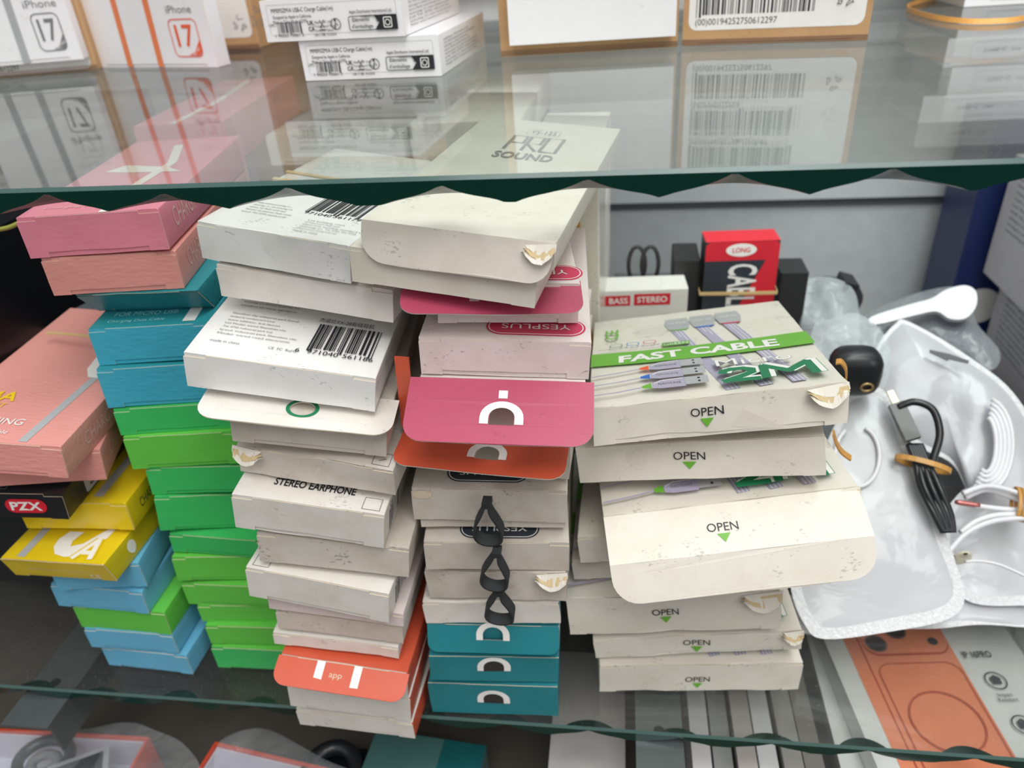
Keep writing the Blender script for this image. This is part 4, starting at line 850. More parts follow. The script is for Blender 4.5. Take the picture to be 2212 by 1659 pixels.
fluted(upright('carton_box', x, y, ya, w, 0.135, 0.12, 'brown carton with a big white label of stacked barcodes, right of the plain white box', 'carton', 'brown cartons on the upper glass', KRAFT, art=kraft_label(True)), w, .12)
# two small white cable cartons
def apple_art(up):
    def f(A):
        if 'front' in A:
            t, w, h = A['front'], A['w'], A['h']; t.frame_rr(.004, .004, w - .004, h - .003, .002, .0002, INKL)
            t.text('MM093ZM/A USB-C Charge Cable(1m)', .030, h - .0065, .0026, INK, 0, .045); t.text('Designed by Apple in California', .022, h - .0105, .0020, INK, 0, .028); t.text('Made in China Model A2795', .020, h - .0135, .0020, INK, 0, .025)
            t.text('Apple Distribution International Ltd.', w - .022, h - .0095, .0020, INK, 0, .030); t.text('Hollyhill Industrial Estate,', w - .018, h - .0125, .0018, INK, 0, .022); t.text('Cork, Ireland', w - .013, h - .0152, .0018, INK, 0, .011)
            for i, s_ in enumerate(('Apple UK Ltd.,', '2 Furzeground Way,', 'Stockley Park, Middlesex,', 'UB111BB 10/2024')): t.text(s_, .044, h - .0145 - i * .0026, .0016, INK, 0, .013 + (i % 2) * .003)
            t.bars(.010, .0055, .028, .0120, INK, 31, n=44); t.text('UPC', .0065, .0105, .0018, INK); t.text('1 94252 75061 2', .018, .0040, .0019, INK, 0, .021)
            t.text('UK', .0350, .0110, .0026, INK, 0, .0045, .02); t.text('CA', .0350, .0072, .0026, INK, 0, .0045, .02)
            t.line([(.0415, .0125), (.0445, .0075)], .0004, INK); t.line([(.0445, .0125), (.0415, .0075)], .0004, INK); t.rect(.0410, .0060, .0450, .0066, INK)
            t.ring(.0530, .0095, .0036, .0005, INK); t.line([(.052, .0065), (.053, .0105), (.0545, .0085)], .0008, INK); t.poly(ellipse(.0528, .0118, .0008, .0008, 8), INK)
            t.poly([(w - .020, .0048), (w - .004, .0048), (w - .004, .0138), (w - .020, .0138), (w - .0165, .0093)], INK); t.frame_rr(w - .038, .0048, w - .004, .0138, .0018, .0005, INK)
            t.text('Éléments', w - .029, .0115, .0022, INK, 0, .012, .01); t.text("d'emballage", w - .0285, .0075, .0022, INK, 0, .015, .01); t.frame_rr(w - .0135, .0060, w - .0075, .0125, .001, .0006, PWHITE); t.ring(w - .0105, .0092, .0019, .0005, PWHITE)
        if 'right' in A: small_lines(A['right'], .012, A['h'] - .0045, 8, .10, .0015, .0023, INKG, 17)
    return f
x, y, ya, w = two_px((662, 175), (955, 164), ZU); hb = 0.0258
upright('white_carton', x, y, ya, w, hb, 0.135, 'lower of two stacked white cable cartons with small print, on the upper glass', 'cable carton', 'white charging cable cartons on the upper glass', BOXW, art=apple_art(0), ears=False, slots=False)
upright('white_carton', x - 0.0215, y - 0.0015, ya - .02, w * 1.01, hb, 0.135, 'upper of two stacked white cable cartons, shifted to the left', 'cable carton', 'white charging cable cartons on the upper glass', BOXW, z=ZU + hb + .0003, art=apple_art(1), ears=False, slots=False)
# stack of small boxes at the right end, seen mostly mirrored in the glass
pr = at_z(2074, 16, ZU)
SN = ['lowest white carton of the pile at the right end of the upper glass', 'second white carton from below in the pile at the right end of the upper glass', 'third white carton from below in the pile at the right end of the upper glass', 'topmost white carton of the pile at the right end of the upper glass']
for i in range(4):
    upright('white_carton', pr.x + 0.052 + (0.003, -0.002, 0.006, -0.012)[i], pr.y + (0, .004, .002, .006)[i], 0.02 * (i % 2), 0.105, 0.0235, 0.13, SN[i], 'cable carton', 'pile of white cartons at the right end of the upper glass', BOXW, z=ZU + i * 0.0238, ears=False, slots=False,
            art=lambda A: 'front' in A and (A['front'].frame_rr(.020, .004, .098, .019, .001, .0003, INKL), A['front'].text('TYPE-C  1M', .045, .011, .003, INKG, 0, .03)), left=GREY)
BAND = flat('amber_rubber_band', (206, 150, 76), 0.45, 0, 0.2); BANDP = flat('pale_rubber_band', (214, 184, 130), 0.5)
m = MB(); P3 = [at_z(a, b, ZU + 0.002) for a, b in ((1960, 18), (2010, 35), (2070, 44), (2140, 46), (2215, 38), (2300, 10), (2240, -20), (2080, -14), (1990, 2))]
rnd_r = root = empty('rubber_band', P3[0], 'amber rubber band lying loose on the upper glass by the right pile of cartons', 'rubber band')
ribbon(m, [p - P3[0] for p in spline(P3, 6, True)], (0, 0.0003, 0.0018), 0.001, BAND, True); m.build('band_loop', root)

# ------------------------------------------------------------ left: black cartons standing behind the far left stack
def slab(name, x0, y0, z0, x1, y1, z1, mat, label, cat, group=None, rot=0.0, prints=None, part='carton_body'):
    root = empty(name, ((x0 + x1) / 2, (y0 + y1) / 2, z0), label, cat, group); root.rotation_euler = (0, 0, rot)
    b = MB(); hx, hy, hz = (x1 - x0) / 2, (y1 - y0) / 2, z1 - z0; n = 6; r = min(0.0012, hx * .3, hy * .3)
    pr_ = rounded(-hx, -hy, hx, hy, r, 3)
    k = len(pr_); vs = [(p[0], p[1], z) for z in (0, hz) for p in pr_]; b.add(vs, [tuple(range(k))[::-1], tuple(range(k, 2 * k))] + [(i, (i + 1) % k, k + (i + 1) % k, k + i) for i in range(k)], mat)
    if prints: prints(Art(b, lambda u, v, c: Vector((-hx + u, -hy + v, hz + c))), Art(b, lambda u, v, c: Vector((-hx + u, -hy - c, v))), Art(b, lambda u, v, c: Vector((hx + c, -hy + u, v))), Art(b, lambda u, v, c: Vector((-hx - c, hy - u, v))))
    b.build(part, root); return root
BLK = flat('satin_black_card', (16, 18, 24), 0.35, 0, 0.2)
def blk(top, fr, rt, lf): rt.poly([(.086, .130), (.150, .122), (.160, .196), (.092, .204)], flat('pale_grey_sticker', (150, 156, 168), 0.45)); rt.poly([(.120, .150), (.145, .158), (.128, .176)], flat('navy_mark', (30, 36, 90), 0.5))
slab('black_carton', -0.66, 0.392, 0.0, -0.432, 0.70, 0.285, BLK, 'large black carton with pale tilted sticker, left of the far left stack', 'carton', None, 0.0, blk)
slab('grey_tray_box', -0.70, 0.42, 0.286, -0.452, 0.72, 0.330, flat('dark_grey_card', (66, 68, 72), 0.6), 'dark grey flat box lying on top of the large black carton', 'box')
m = MB(); g0 = at_y(-20, 497, .39); root = empty('thin_cable', g0, 'thin yellow-green wire lying along the black carton at the left edge', 'cable')
tube(m, [p - g0 for p in spline([at_y(a, b, .385 + .003 * i) for i, (a, b) in enumerate(((-60, 503), (-10, 497), (20, 491), (45, 480)))], 5)], .0014, flat('olive_yellow_cable', (150, 150, 60), .5)); m.build('wire', root)
# rubber band round the top left lightning box
# ------------------------------------------------------------ behind the centre stack
slab('wrapped_box', -0.060, 0.500, 0.0, -0.010, 0.62, 0.312, paper('plastic_wrapped_white', (226, 222, 212), 0.3, 0.4, coat=.5), 'tall white wrapped pack with rubber band, behind the centre stack', 'box', None, -0.05)
m = MB(); hh = at_y(1242, 420, .495); root = empty('rubber_band', hh, 'tan rubber band stretched down the side of the white wrapped pack', 'rubber band')
pp = [at_y(a, b, .492) for a, b in ((1241, 415), (1250, 500), (1262, 600), (1274, 700), (1284, 760))]
ribbon(m, [p - hh for p in spline(pp, 4)], (0.0015, 0, 0.0003), .0009, BAND); m.build('band_loop', root)
for v_ in (.070, .084):
    root = empty('rubber_band', b1r.location, ('pale rubber band across the highest glossy white earphone box, the %s of two' % ('nearer' if v_ < .08 else 'farther')), 'rubber band', None, b1r.rotation_quaternion)
    m = MB(); hw_ = POSE['B1'][6] / 2 + .0006; hh_ = POSE['B1'][7] + .0007; ribbon(m, [(-hw_, v_, .004), (-hw_, v_, hh_), (0, v_ - .002, hh_ + .0002), (hw_, v_ - .004, hh_)], (0, .0013, 0), .0007, BANDP); m.build('band_loop', root)
slab('storage_box', -.42, .535, 0.0, -.066, .74, .300, flat('dark_grey_card', (66, 68, 72), .6), 'tall dark grey box added behind the stacks to carry boxes and block light leaks', 'storage box')  # added block: carries the back row and keeps gaps between stacks dark
carton('cable_box', (-.322, .535, .3005, .10, 0, 0, .068, .033, .19), 'thick pink cable box in the back row, seen through the upper glass', 'cable box', 'back row boxes under the upper glass', PINK, art=lambda A: 'top' in A and A['top'].line([(.03, 0), (.035, .08), (.028, .18)], .006, PWHITE))
carton('earphone_box', (-.205, .535, .3005, -.04, 0, 0, .105, .022, .17), 'plain white box in the back row beside the thick pink one', 'earphone box', 'back row boxes under the upper glass', SHINE)
carton('earphone_box', (-.108, .535, .3005, -.03, 0, 0, .080, .026, .19), 'cream box in the back row behind the centre stack', 'earphone box', 'back row boxes under the upper glass', CREAM)
# red lettered earphone pack
def redpack(top, fr, rt, lf):
    fr.rect(.006, .083, .026, .092, PRED); fr.rect(.029, .083, .058, .093, PRED); fr.text('BASS', .0165, .0875, .005, PWHITE, 0, .015, .02); fr.text('STEREO', .0435, .088, .005, PWHITE, 0, .024, .02)
    fr.poly(ellipse(.058, .054, .024, .021, 24, 0, PI) + ellipse(.058, .054, .016, .012, 24, PI, 0), INKL); fr.poly([(.036, .046), (.066, .048), (.066, .058), (.040, .056)], PDARK)
    fr.rect(0, .043, .072, .0455, BANDP)
p_ = at_y(1385, 690, .56)
slab('earphone_pack', p_.x - .036, .560, p_.z - .07, p_.x + .036, .588, p_.z + .026, paper('off_white_card', (228, 226, 220), .4, .2), 'off-white earphone pack with two red lettered blocks, behind the FAST CABLE box', 'earphone pack', None, .06, redpack)
m = MB(); q0 = at_y(1375, 600, .60); root = empty('looped_cord', q0, 'black looped cord standing up behind the red lettered pack', 'cord')
for dx in (0, .011):
    tube(m, [Vector((dx + .007 * math.cos(t * PI / 9), .0, .012 + .016 * math.sin(t * PI / 9))) for t in range(18)], .0017, flat('charcoal_cord', (44, 44, 44), .6), 8, True)
m.build('cord_loop', root)
# CABLE box
def cbl(top, fr, rt, lf):
    H_ = .118; fr.rect(0, 0, .058, H_, PDARK); fr.poly([(.0, H_ - .016), (.058, H_ - .016), (.058, H_ - .003), (.055, H_), (.003, H_), (0, H_ - .003)], PRED); fr.poly([(.058, H_ - .016), (.048, H_ - .016), (.022, H_ - .075), (.058, H_ - .075)], PRED)
    fr.poly(ellipse(.028, H_ - .007, .012, .0055), PWHITE); fr.text('LONG', .028, H_ - .007, .004, PRED, 0, .014, .02)
    fr.text('CABLE', .031, H_ - .0405, .022, PWHITE, -PI / 2, .043, .02); top.rect(0, 0, .058, .025, PRED)
p_ = at_y(1590, 664, .585)
slab('cable_pack', p_.x - .029, .585, p_.z - .06, p_.x + .029, .610, p_.z + .058, flat('black_red_pack', (34, 36, 40), .35, 0, .3), 'black and red pack with big white CABLE lettering, behind its stack', 'cable pack', None, .05, cbl)
m = MB(); zb = at_y(1590, 632, .583).z; bx = p_.x; root = empty('rubber_band', (bx, .583, zb), 'tan rubber band round the black and red CABLE pack', 'rubber band')
ribbon(m, [(-.031, -.002, 0), (0, -.0035, .0008), (.031, -.0005, 0), (.0315, .0305, .0), (-.031, .031, 0)], (0, 0, .0014), .0008, BANDP, True); m.build('band_loop', root)
slab('black_pack', p_.x - .052, .590, p_.z - .06, p_.x - .031, .630, p_.z + .040, flat('charcoal_pack', (40, 40, 42), .5), 'narrow charcoal pack wedged left of the CABLE pack', 'pack')
slab('black_pack', p_.x + .034, .590, p_.z - .06, p_.x + .056, .622, p_.z + .028, flat('charcoal_pack', (40, 40, 42), .5), 'narrow charcoal pack right of the CABLE pack, below the back panel', 'pack')
# packs under them so nothing hangs in the air
slab('storage_box', -0.005, .53, 0.0, 0.158, .80, p_.z - .061, flat('grey_board', (120, 122, 124), .6), 'grey storage box under the packs at the back', 'storage box')
# ------------------------------------------------------------ right: printed boxes along the side
SIDEW = paper('grey_white_box', (196, 192, 198), .5, .2); NAVY = flat('navy_print_box', (30, 42, 92), .4)
def side_print(top, fr, rt, lf):
    small_lines(lf, .02, .10, 9, .10, .0028, .0060, INKG, 41); small_lines(lf, .13, .10, 9, .07, .0028, .0060, INKG, 42)
slab('printed_box', .375, .46, 0.0, .520, .74, .115, SIDEW, 'pale printed box along the right side, lower of the two', 'printed box', 'pale printed boxes along the right side', -.02, side_print)
slab('printed_box', .362, .47, .1155, .510, .75, .232, SIDEW, 'pale printed box along the right side, stacked on the other one', 'printed box', 'pale printed boxes along the right side', .0, side_print)
slab('navy_box', .345, .765, 0.0, .50, .84, .26, NAVY, 'tall navy blue box in the back right corner', 'box', None, 0, lambda t, f, r, l: (f.poly(ellipse(.06, .15, .02, .035), flat('skin_tone_print', (190, 140, 120), .5)), f.poly(ellipse(.03, .07, .02, .02), PWHITE)))

# ------------------------------------------------------------ plastic bags
FROST = film('frosted_bag_film', (210, 212, 216), .82, .34, .22, 22); CLEAR = film('clear_bag_film', (214, 222, 226), .34, .10, .6, 50); SEAM = film('welded_seam', (240, 241, 244), .92, .35, .5, 400)
WRAP = film('thin_wrapping_film', (210, 214, 218), .10, .06, .8, 60)
DARKB = film('smoky_bag_film', (150, 154, 160), .55, .2, .7, 50)
def bag(name, outline, plane_p, plane_n, thick, label, cat, group, mat, seam=None, waves=.004, freq=26, seed=0, hole=None, nr=16):
    """pillow of film: outline seen from the camera laid on its own tilted plane, inflated to a real thickness"""
    n = Vector(plane_n).normalized(); pts = [at_plane(a, b, plane_p, n) for a, b in outline]
    sp_ = spline(pts, 6, True); c = sum(sp_, Vector()) / len(sp_); root = empty(name, c, label, cat, group); sd = Vector((seed * 7.1, seed * 3.3, seed))
    def layer(sgn):
        b = MB(); vs = []; m_ = len(sp_)
        for r_ in range(nr + 1):
            t = 1 - r_ / nr; t = t if r_ < nr else 0.02
            for p in sp_:
                q = (p - c) * t; edge = 1 - t ** 3
                wv = noise.noise_vector((q + c) * freq + sd); w2 = noise.noise((q + c) * freq * 3.1 + sd)
                off = n * (sgn * thick / 2 * edge * (0.55 + 0.45 * noise.noise((q + c) * 16 + sd) + .2) + waves * wv.z * (.5 + edge) + waves * .35 * w2 * edge)
                vs.append(q + off)
        fs = [(i + r_ * m_, (i + 1) % m_ + r_ * m_, (i + 1) % m_ + (r_ + 1) * m_, i + (r_ + 1) * m_) for r_ in range(nr) for i in range(m_)] + [tuple(nr * m_ + i for i in range(m_))]
        b.add(vs, fs, mat, True); return b
    layer(1).build('front_film', root); layer(-1).build('back_film', root)
    if seam:
        b = MB(); ring = []
        for p in sp_:
            q = p - c; wv = noise.noise_vector(p * freq + sd); ring.append(q * .985 + n * (waves * wv.z * .5 + .0006))
        m_ = len(ring); ribbon(b, ring, lambda i: -ring[i].normalized() * seam, .0006, SEAM, True); b.build('welded_seam', root)
    return root, c, n
PN = (-0.10, -0.62, 0.78)
# big frosted pouch hanging over the right of the data cable boxes
b1, c1_, n1 = bag('frosted_bag', [(1815, 905), (1840, 850), (1905, 850), (1945, 940), (2000, 1080), (2050, 1205), (2074, 1285), (2040, 1328), (1930, 1352), (1790, 1372), (1745, 1345), (1715, 1250), (1740, 1100)], (0.17, .385, .035), PN, .010, 'large frosted white zip bag with a welded border, right of the data cable boxes', 'bag', 'frosted zip bags on the right', FROST, .0042, .0022, 22, 1)
m = MB(); cc = [at_plane(1852 + 48 * math.cos(t), 985 + 66 * math.sin(t), Vector((0.17, .385, .035)) + n1 * .006, n1) for t in [k * PI / 10 - 1.2 for k in range(18)]]
root = empty('coiled_cable', cc[0], 'white coiled cable inside the large frosted bag', 'cable'); tube(m, [p - cc[0] for p in spline(cc, 3)], .0016, flat('white_cable', (232, 232, 236), .35, 0, .3)); m.build('cable_loop', root)
bag('frosted_bag', [(1700, 1290), (1900, 1290), (2080, 1225), (2230, 1215), (2300, 1290), (2260, 1352), (2100, 1346), (1980, 1352), (1830, 1368), (1730, 1362)], (0.20, .40, .012), (-.02, -.30, .95), .008, 'lowest frosted zip bag, its white seam running along the glass at the right', 'bag', 'frosted zip bags on the right', FROST, .0035, .0016, 22, 2)
bag('frosted_bag', [(2045, 1120), (2120, 1040), (2240, 1010), (2330, 1060), (2320, 1280), (2200, 1300), (2090, 1290), (2050, 1210)], (0.24, .43, .035), (-.05, -.45, .89), .010, 'frosted zip bag with white zipper at the right edge, under the white earphones', 'bag', 'frosted zip bags on the right', FROST, .0035, .0022, 24, 3)
bag('slotted_bag', [(1935, 705), (1965, 700), (2080, 770), (2180, 850), (2240, 960), (2230, 1090), (2120, 1110), (2060, 1000), (1990, 960), (1900, 900), (1884, 830), (1895, 760)], (0.26, .52, .10), (-.25, -.60, .76), .026, 'bulging frosted bag with a euro slot, holding coiled white earphones', 'bag', 'frosted zip bags on the right', film('milky_bag_film', (202, 202, 208), .86, .30, .3, 22), .003, .0045, 18, 4)
m = MB(); pN = Vector((-.25, -.60, .76)).normalized(); s0 = [at_plane(a, b, Vector((.26, .52, .10)) + pN * .0185, pN) for a, b in ((2008, 755), (2050, 764), (2094, 779), (2091, 785), (2052, 776), (2046, 779), (2008, 761))]
root = empty('slot_shade_patch', s0[0], 'shade-coloured euro slot tab at the top of the bulging frosted bag', 'patch'); m.add([p - s0[0] for p in s0] + [p - s0[0] - pN * .001 for p in s0], [tuple(range(7)), tuple(range(13, 6, -1))] + [(i, 7 + i, 7 + (i + 1) % 7, (i + 1) % 7) for i in range(7)], flat('slot_shade', (90, 90, 96), .6)); m.build('slot_plate', root)  # slot opening is a thin plate with its shade put into the colour
for k in range(5):
    m = MB(); q = [at_plane(2150 + (22 + 9 * k) * math.cos(t) - 20, 960 + (60 + 10 * k) * math.sin(t), Vector((.26, .52, .10)) + pN * .019, pN) for t in [i * PI / 12 - 1.35 for i in range(14)]]
    if k == 0: croot = empty('coiled_cable', q[0], 'white earphone cable coiled inside the bulging frosted bag', 'cable'); c0 = q[0]
    tube(m, [p - c0 for p in q], .0017, flat('white_cable', (232, 232, 236), .35, 0, .3)); m.build('cable_turn', croot)
bag('clear_bag', [(1760, 700), (1790, 690), (1850, 675), (1905, 712), (1925, 780), (1900, 850), (1830, 850), (1790, 800), (1750, 760)], (0.20, .50, .13), (-.2, -.5, .84), .020, 'crumpled clear plastic bag with bright glints, behind the data cable boxes', 'bag', 'clear plastic bags at the back', CLEAR, None, .007, 34, 5)
bag('clear_bag', [(1680, 590), (1735, 600), (1800, 600), (1850, 640), (1850, 760), (1790, 800), (1730, 720), (1700, 660)], (0.20, .58, .13), (-.1, -.75, .65), .024, 'clear plastic bag with a black plug inside, next to the CABLE pack', 'bag', 'clear plastic bags at the back', CLEAR, None, .007, 30, 6)
bag('smoky_bag', [(1850, 700), (1960, 640), (2080, 620), (2110, 700), (2160, 760), (2130, 800), (2000, 740), (1920, 760)], (0.28, .60, .11), (-.15, -.4, .9), .018, 'greyish plastic bag lying at the back right under a white paddle-shaped card', 'bag', 'clear plastic bags at the back', DARKB, None, .005, 28, 7)
# solid things among the bags
def blob(name, px, py, Y, rx, ry, rz, mat, label, cat, group=None, part='shell', rot=0.0):
    p = at_y(px, py, Y); root = empty(name, p, label, cat, group); root.rotation_euler = (0, rot, 0); b = MB(); n, k = 18, 10; vs = []
    for i in range(k + 1):
        a = -PI / 2 + PI * i / k
        for j in range(n):
            t = 2 * PI * j / n; e = .62; f = lambda v: math.copysign(abs(v) ** e, v)
            vs.append((rx * f(math.cos(a)) * f(math.cos(t)), ry * f(math.cos(a)) * f(math.sin(t)), rz * f(math.sin(a))))
    b.add(vs, [(i * n + j, i * n + (j + 1) % n, (i + 1) * n + (j + 1) % n, (i + 1) * n + j) for i in range(k) for j in range(n)], mat, True); b.build(part, root); return root
BP = flat('matte_black_plastic', (30, 32, 36), .4, 0, .2)
r_ = blob('charger_plug', 1800, 650, .63, .022, .014, .020, BP, 'black charger plug in the clear bag next to the CABLE pack', 'charger', rot=.3); m = MB(); cuboid(m, -.006, -.02, .018, .006, .004, .026, BP); m.build('plug_end', r_)
r_ = blob('earphone_case', 1846, 800, .49, .018, .013, .018, BP, 'round black case with a ring, behind the crumpled data cable box corner', 'case'); m = MB(); tube(m, [(.006 + .004 * math.cos(t * PI / 8), -.0135, -.006 + .003 * math.sin(t * PI / 8)) for t in range(16)], .0009, flat('brass_ring', (190, 160, 110), .3, .7), 6, True); m.build('ring', r_)
# paddle-shaped white card
m = MB(); pl = [at_plane(a, b, (.27, .60, .128), (-.1, -.5, .85)) for a, b in ((1880, 690), (1960, 664), (2010, 650), (2040, 632), (2080, 622), (2104, 634), (2106, 665), (2085, 692), (2050, 694), (2020, 678), (1975, 686), (1890, 706))]
pn_ = Vector((-.1, -.5, .85)).normalized(); ps = spline(pl, 4, True); root = empty('spoon_clip', pl[3], 'white paddle-shaped plastic piece lying on the grey bag at the back right', 'clip'); k = len(ps)
cen = sum(ps, Vector()) / k
m.add([p - pl[3] + pn_ * .004 for p in ps] + [p - pl[3] for p in ps], [tuple(range(k)), tuple(range(2 * k - 1, k - 1, -1))] + [(i, k + i, k + (i + 1) % k, (i + 1) % k) for i in range(k)], flat('milky_plastic', (214, 214, 218), .35, 0, .3)); m.build('paddle', root)
# supporting heap of cardboard sleeves under the bags
slab('storage_box', .165, .50, 0.0, .350, .74, .040, flat('grey_board', (120, 122, 124), .6), 'low grey storage box carrying the bags on the right', 'storage box')
# black cable bundle
pb = Vector((0.21, .43, .085)); nb = Vector((-.15, -.62, .77)).normalized()
def onb(a, b, lift=0.0): return at_plane(a, b, pb + nb * lift, nb)
root = empty('cable_bundle', onb(1990, 1000), 'black cable bundle tied with an amber rubber band, between the frosted bags', 'cable')
o0 = root.location.copy(); BC = flat('black_cable_sheath', (26, 28, 32), .35, 0, .3)
for k in range(6):
    m = MB(); s_ = (k - 2.5); tube(m, [p - o0 for p in spline([onb(1975 + s_ * 5, 960, .004), onb(1992 + s_ * 5.5, 1003, .006), onb(2008 + s_ * 8, 1050, .006 + .002 * (k % 2)), onb(2035 + s_ * 7, 1110, .005), onb(2048 + s_ * 4, 1150, .002)], 6)], .0024, BC); m.build('cable_strand', root)
m = MB(); tube(m, [p - o0 for p in spline([onb(1940, 880, .010), onb(1975, 868, .012), (onb(2015, 885, .012)), onb(2030, 935, .010), onb(2018, 985, .008), onb(2008, 1010, .006)], 7)], .0026, BC); m.build('cable_loop', root)
m = MB(); A_, B_ = onb(1935, 872, .008) - o0, onb(1972, 950, .008) - o0; dd = (B_ - A_).normalized(); sd_ = dd.cross(nb).normalized()
def stick(mb, a, b, hw, ht, mat): 
    d_ = (b - a).normalized(); s = d_.cross(nb).normalized(); mb.add([a + s * (hw * i) + nb * (ht * j) for i, j in ((-1, -1), (1, -1), (1, 1), (-1, 1))] + [b + s * (hw * i) + nb * (ht * j) for i, j in ((-1, -1), (1, -1), (1, 1), (-1, 1))], [(0, 3, 2, 1), (4, 5, 6, 7), (0, 1, 5, 4), (1, 2, 6, 5), (2, 3, 7, 6), (3, 0, 4, 7)], mat)
stick(m, A_, B_, .0052, .0032, BC); m.build('plug_housing', root)
m = MB(); stick(m, A_ - dd * .010, A_, .0022, .0012, flat('plug_metal', (170, 160, 140), .3, .8)); m.build('metal_tip', root)
root2 = empty('rubber_band', onb(1992, 1003), 'amber rubber band wound round the black cable bundle', 'rubber band')
m = MB(); ct = onb(1993, 1003, .004) - root2.location; ax = (onb(2025, 1012) - onb(1962, 995)).normalized(); ribbon(m, [ct + ax * (.0175 * math.cos(t * PI / 10)) + nb * (.0085 * math.sin(t * PI / 10)) for t in range(20)], ax.cross(nb) * .0018, .0012, BAND, True); m.build('band_loop', root2)
# white earphones at the right edge
pw = Vector((0.26, .43, .062)); nw = Vector((-.05, -.5, .86)).normalized()
def onw(a, b, lift=0.0): return at_plane(a, b, pw + nw * lift, nw)
WC = flat('white_cable', (232, 232, 236), .35, 0, .3); root = empty('wired_earphones', onw(2150, 1090), 'white wired earphones bundled with an amber band at the right edge', 'earphones'); o0 = root.location.copy()
for k, pts in enumerate(([(2085, 1075), (2130, 1058), (2180, 1072), (2240, 1095)], [(2105, 1092), (2150, 1098), (2200, 1102), (2240, 1104)], [(2075, 1150), (2110, 1125), (2160, 1112), (2240, 1112)], [(2050, 1190), (2090, 1150), (2150, 1125), (2240, 1118)], [(2080, 1066), (2130, 1050), (2190, 1062), (2240, 1088)])):
    m = MB(); tube(m, [p - o0 for p in spline([onw(a, b, .006 + .0015 * k) for a, b in pts], 7)], .0019, WC); m.build('cable_strand', root)
m = MB(); a_, b_ = onw(2063, 1084, .008) - o0, onw(2116, 1092, .008) - o0; tube(m, [a_ + (b_ - a_) * t for t in (0, .12, .3, .5, .7, .85, 1)], lambda t: .0012 if t < .15 else .0019, flat('plug_silver_red', (196, 120, 116), .3, .6)); m.build('jack_plug', root)
m = MB(); tube(m, [p - o0 for p in spline([onw(2085, 1213, .004), onw(2120, 1212, .004), onw(2165, 1222, .004), (onw(2230, 1252, .004))], 6)], .0011, WC); m.build('thin_lead', root)
m = MB(); e0 = onw(2078, 1205, .005) - o0; k = 14
m.add([e0 + Vector((r__ * math.cos(t * 2 * PI / k), -z_ * .4, r__ * .8 * math.sin(t * 2 * PI / k) + z_)) for r__, z_ in ((.0015, .006), (.0050, .004), (.0062, 0), (.0050, -.004), (.0022, -.007)) for t in range(k)], [(i * k + j, i * k + (j + 1) % k, (i + 1) * k + (j + 1) % k, (i + 1) * k + j) for i in range(4) for j in range(k)] + [tuple(range(k)), tuple(range(5 * k - 1, 4 * k - 1, -1))], flat('cream_silicone', (226, 224, 198), .4), True); m.build('ear_tip', root)
root = empty('rubber_band', onw(2204, 1100), 'amber rubber band round the white earphones at the right edge', 'rubber band')
m = MB(); ax = (onw(2200, 1140) - onw(2200, 1070)).normalized(); ct = Vector((0, 0, 0)) + nw * .008
for q in range(3): ribbon(m, [ct + ax * (.012 * math.cos(t * PI / 10)) + nw * (.008 * math.sin(t * PI / 10)) + ax.cross(nw) * (.0028 * q) for t in range(20)], ax.cross(nw) * .0011, .001, BAND, True)
m.build('band_loop', root)
# rubber bands at the data cable boxes
for (pts, Yb, lb) in ((((1806, 782), (1818, 782), (1828, 800), (1826, 832), (1818, 834)), .40, 'amber rubber band edge sticking up behind the FAST CABLE box corner'), (((1800, 934), (1806, 955), (1818, 975), (1838, 990)), .375, 'thin amber rubber band hanging right of the second data cable box')):
    m = MB(); q = [at_y(a, b, Yb) for a, b in pts]; root = empty('rubber_band', q[0], lb, 'rubber band'); ribbon(m, [p - q[0] for p in spline(q, 5)], (.0006, .0022, .0003), .001, BAND); m.build('band_loop', root)
m = MB(); q = [at_z(a, b, .2275) for a, b in ((100, 719), (150, 722), (198, 727))]; root = empty('rubber_band', q[0], 'pale rubber band across the salmon box with the USB plug picture', 'rubber band'); ribbon(m, [p - q[0] for p in q], (0, .0012, 0), .0008, BANDP); m.build('band_loop', root)

# ------------------------------------------------------------ under the lower glass
def case_art(top, fr, rt, lf):
    w = .118; x0 = .014; ORG = flat('phone_orange_print', (238, 142, 104), .35, 0, .3); ORD = flat('burnt_orange_line', (188, 84, 56), .4)
    top.poly(rounded(x0, -.002 + .006, x0 + .074, .152, .010), ORG); top.line([(x0 + .010, .006), (x0 + .010, .140)], .0012, ORD)
    top.poly(rounded(x0 + .012, .108, x0 + .073, .149, .010), ORD); top.poly(rounded(x0 + .0125, .110, x0 + .073, .150, .010), ORG)
    for a, b in ((.022, .140), (.022, .119), (.040, .130)): top.poly(ellipse(x0 + a, b, .0078, .0078), flat('lens_rim', (120, 92, 84), .3)); top.poly(ellipse(x0 + a, b, .0066, .0066), flat('lens_dark', (50, 44, 50), .2))
    top.poly(ellipse(x0 + .063, .141, .003, .003), PWHITE); top.poly(ellipse(x0 + .063, .119, .0034, .0034), PDARK)
    top.frame_rr(x0 + .014, .010, x0 + .072, .101, .010, .0007, ORD); top.ring(x0 + .043, .054, .0235, .0012, ORD)
    top.text('IP 16PRO', x0 + .088, .106, .0055, PDARK, 0, .020, .02)
    for b in (.084, .050): top.ring(x0 + .090, b, .0072, .0009, PDARK); top.poly([(x0 + .087, b - .003), (x0 + .093, b - .003), (x0 + .0935, b + .002), (x0 + .090, b + .0045), (x0 + .0865, b + .002)], PDARK)
    top.text('Impact', x0 + .090, .0725, .003, PDARK, 0, .010); top.text('Resistant', x0 + .090, .0685, .003, PDARK, 0, .013)
PALE = flat('pale_grey_pack', (224, 226, 224), .3, 0, .4)
slab('phone_case_pack', .160, .285, -.050, .295, .445, -.030, PALE, 'grey phone case pack with an orange phone picture, under the lower glass', 'phone case pack', None, .11, case_art)
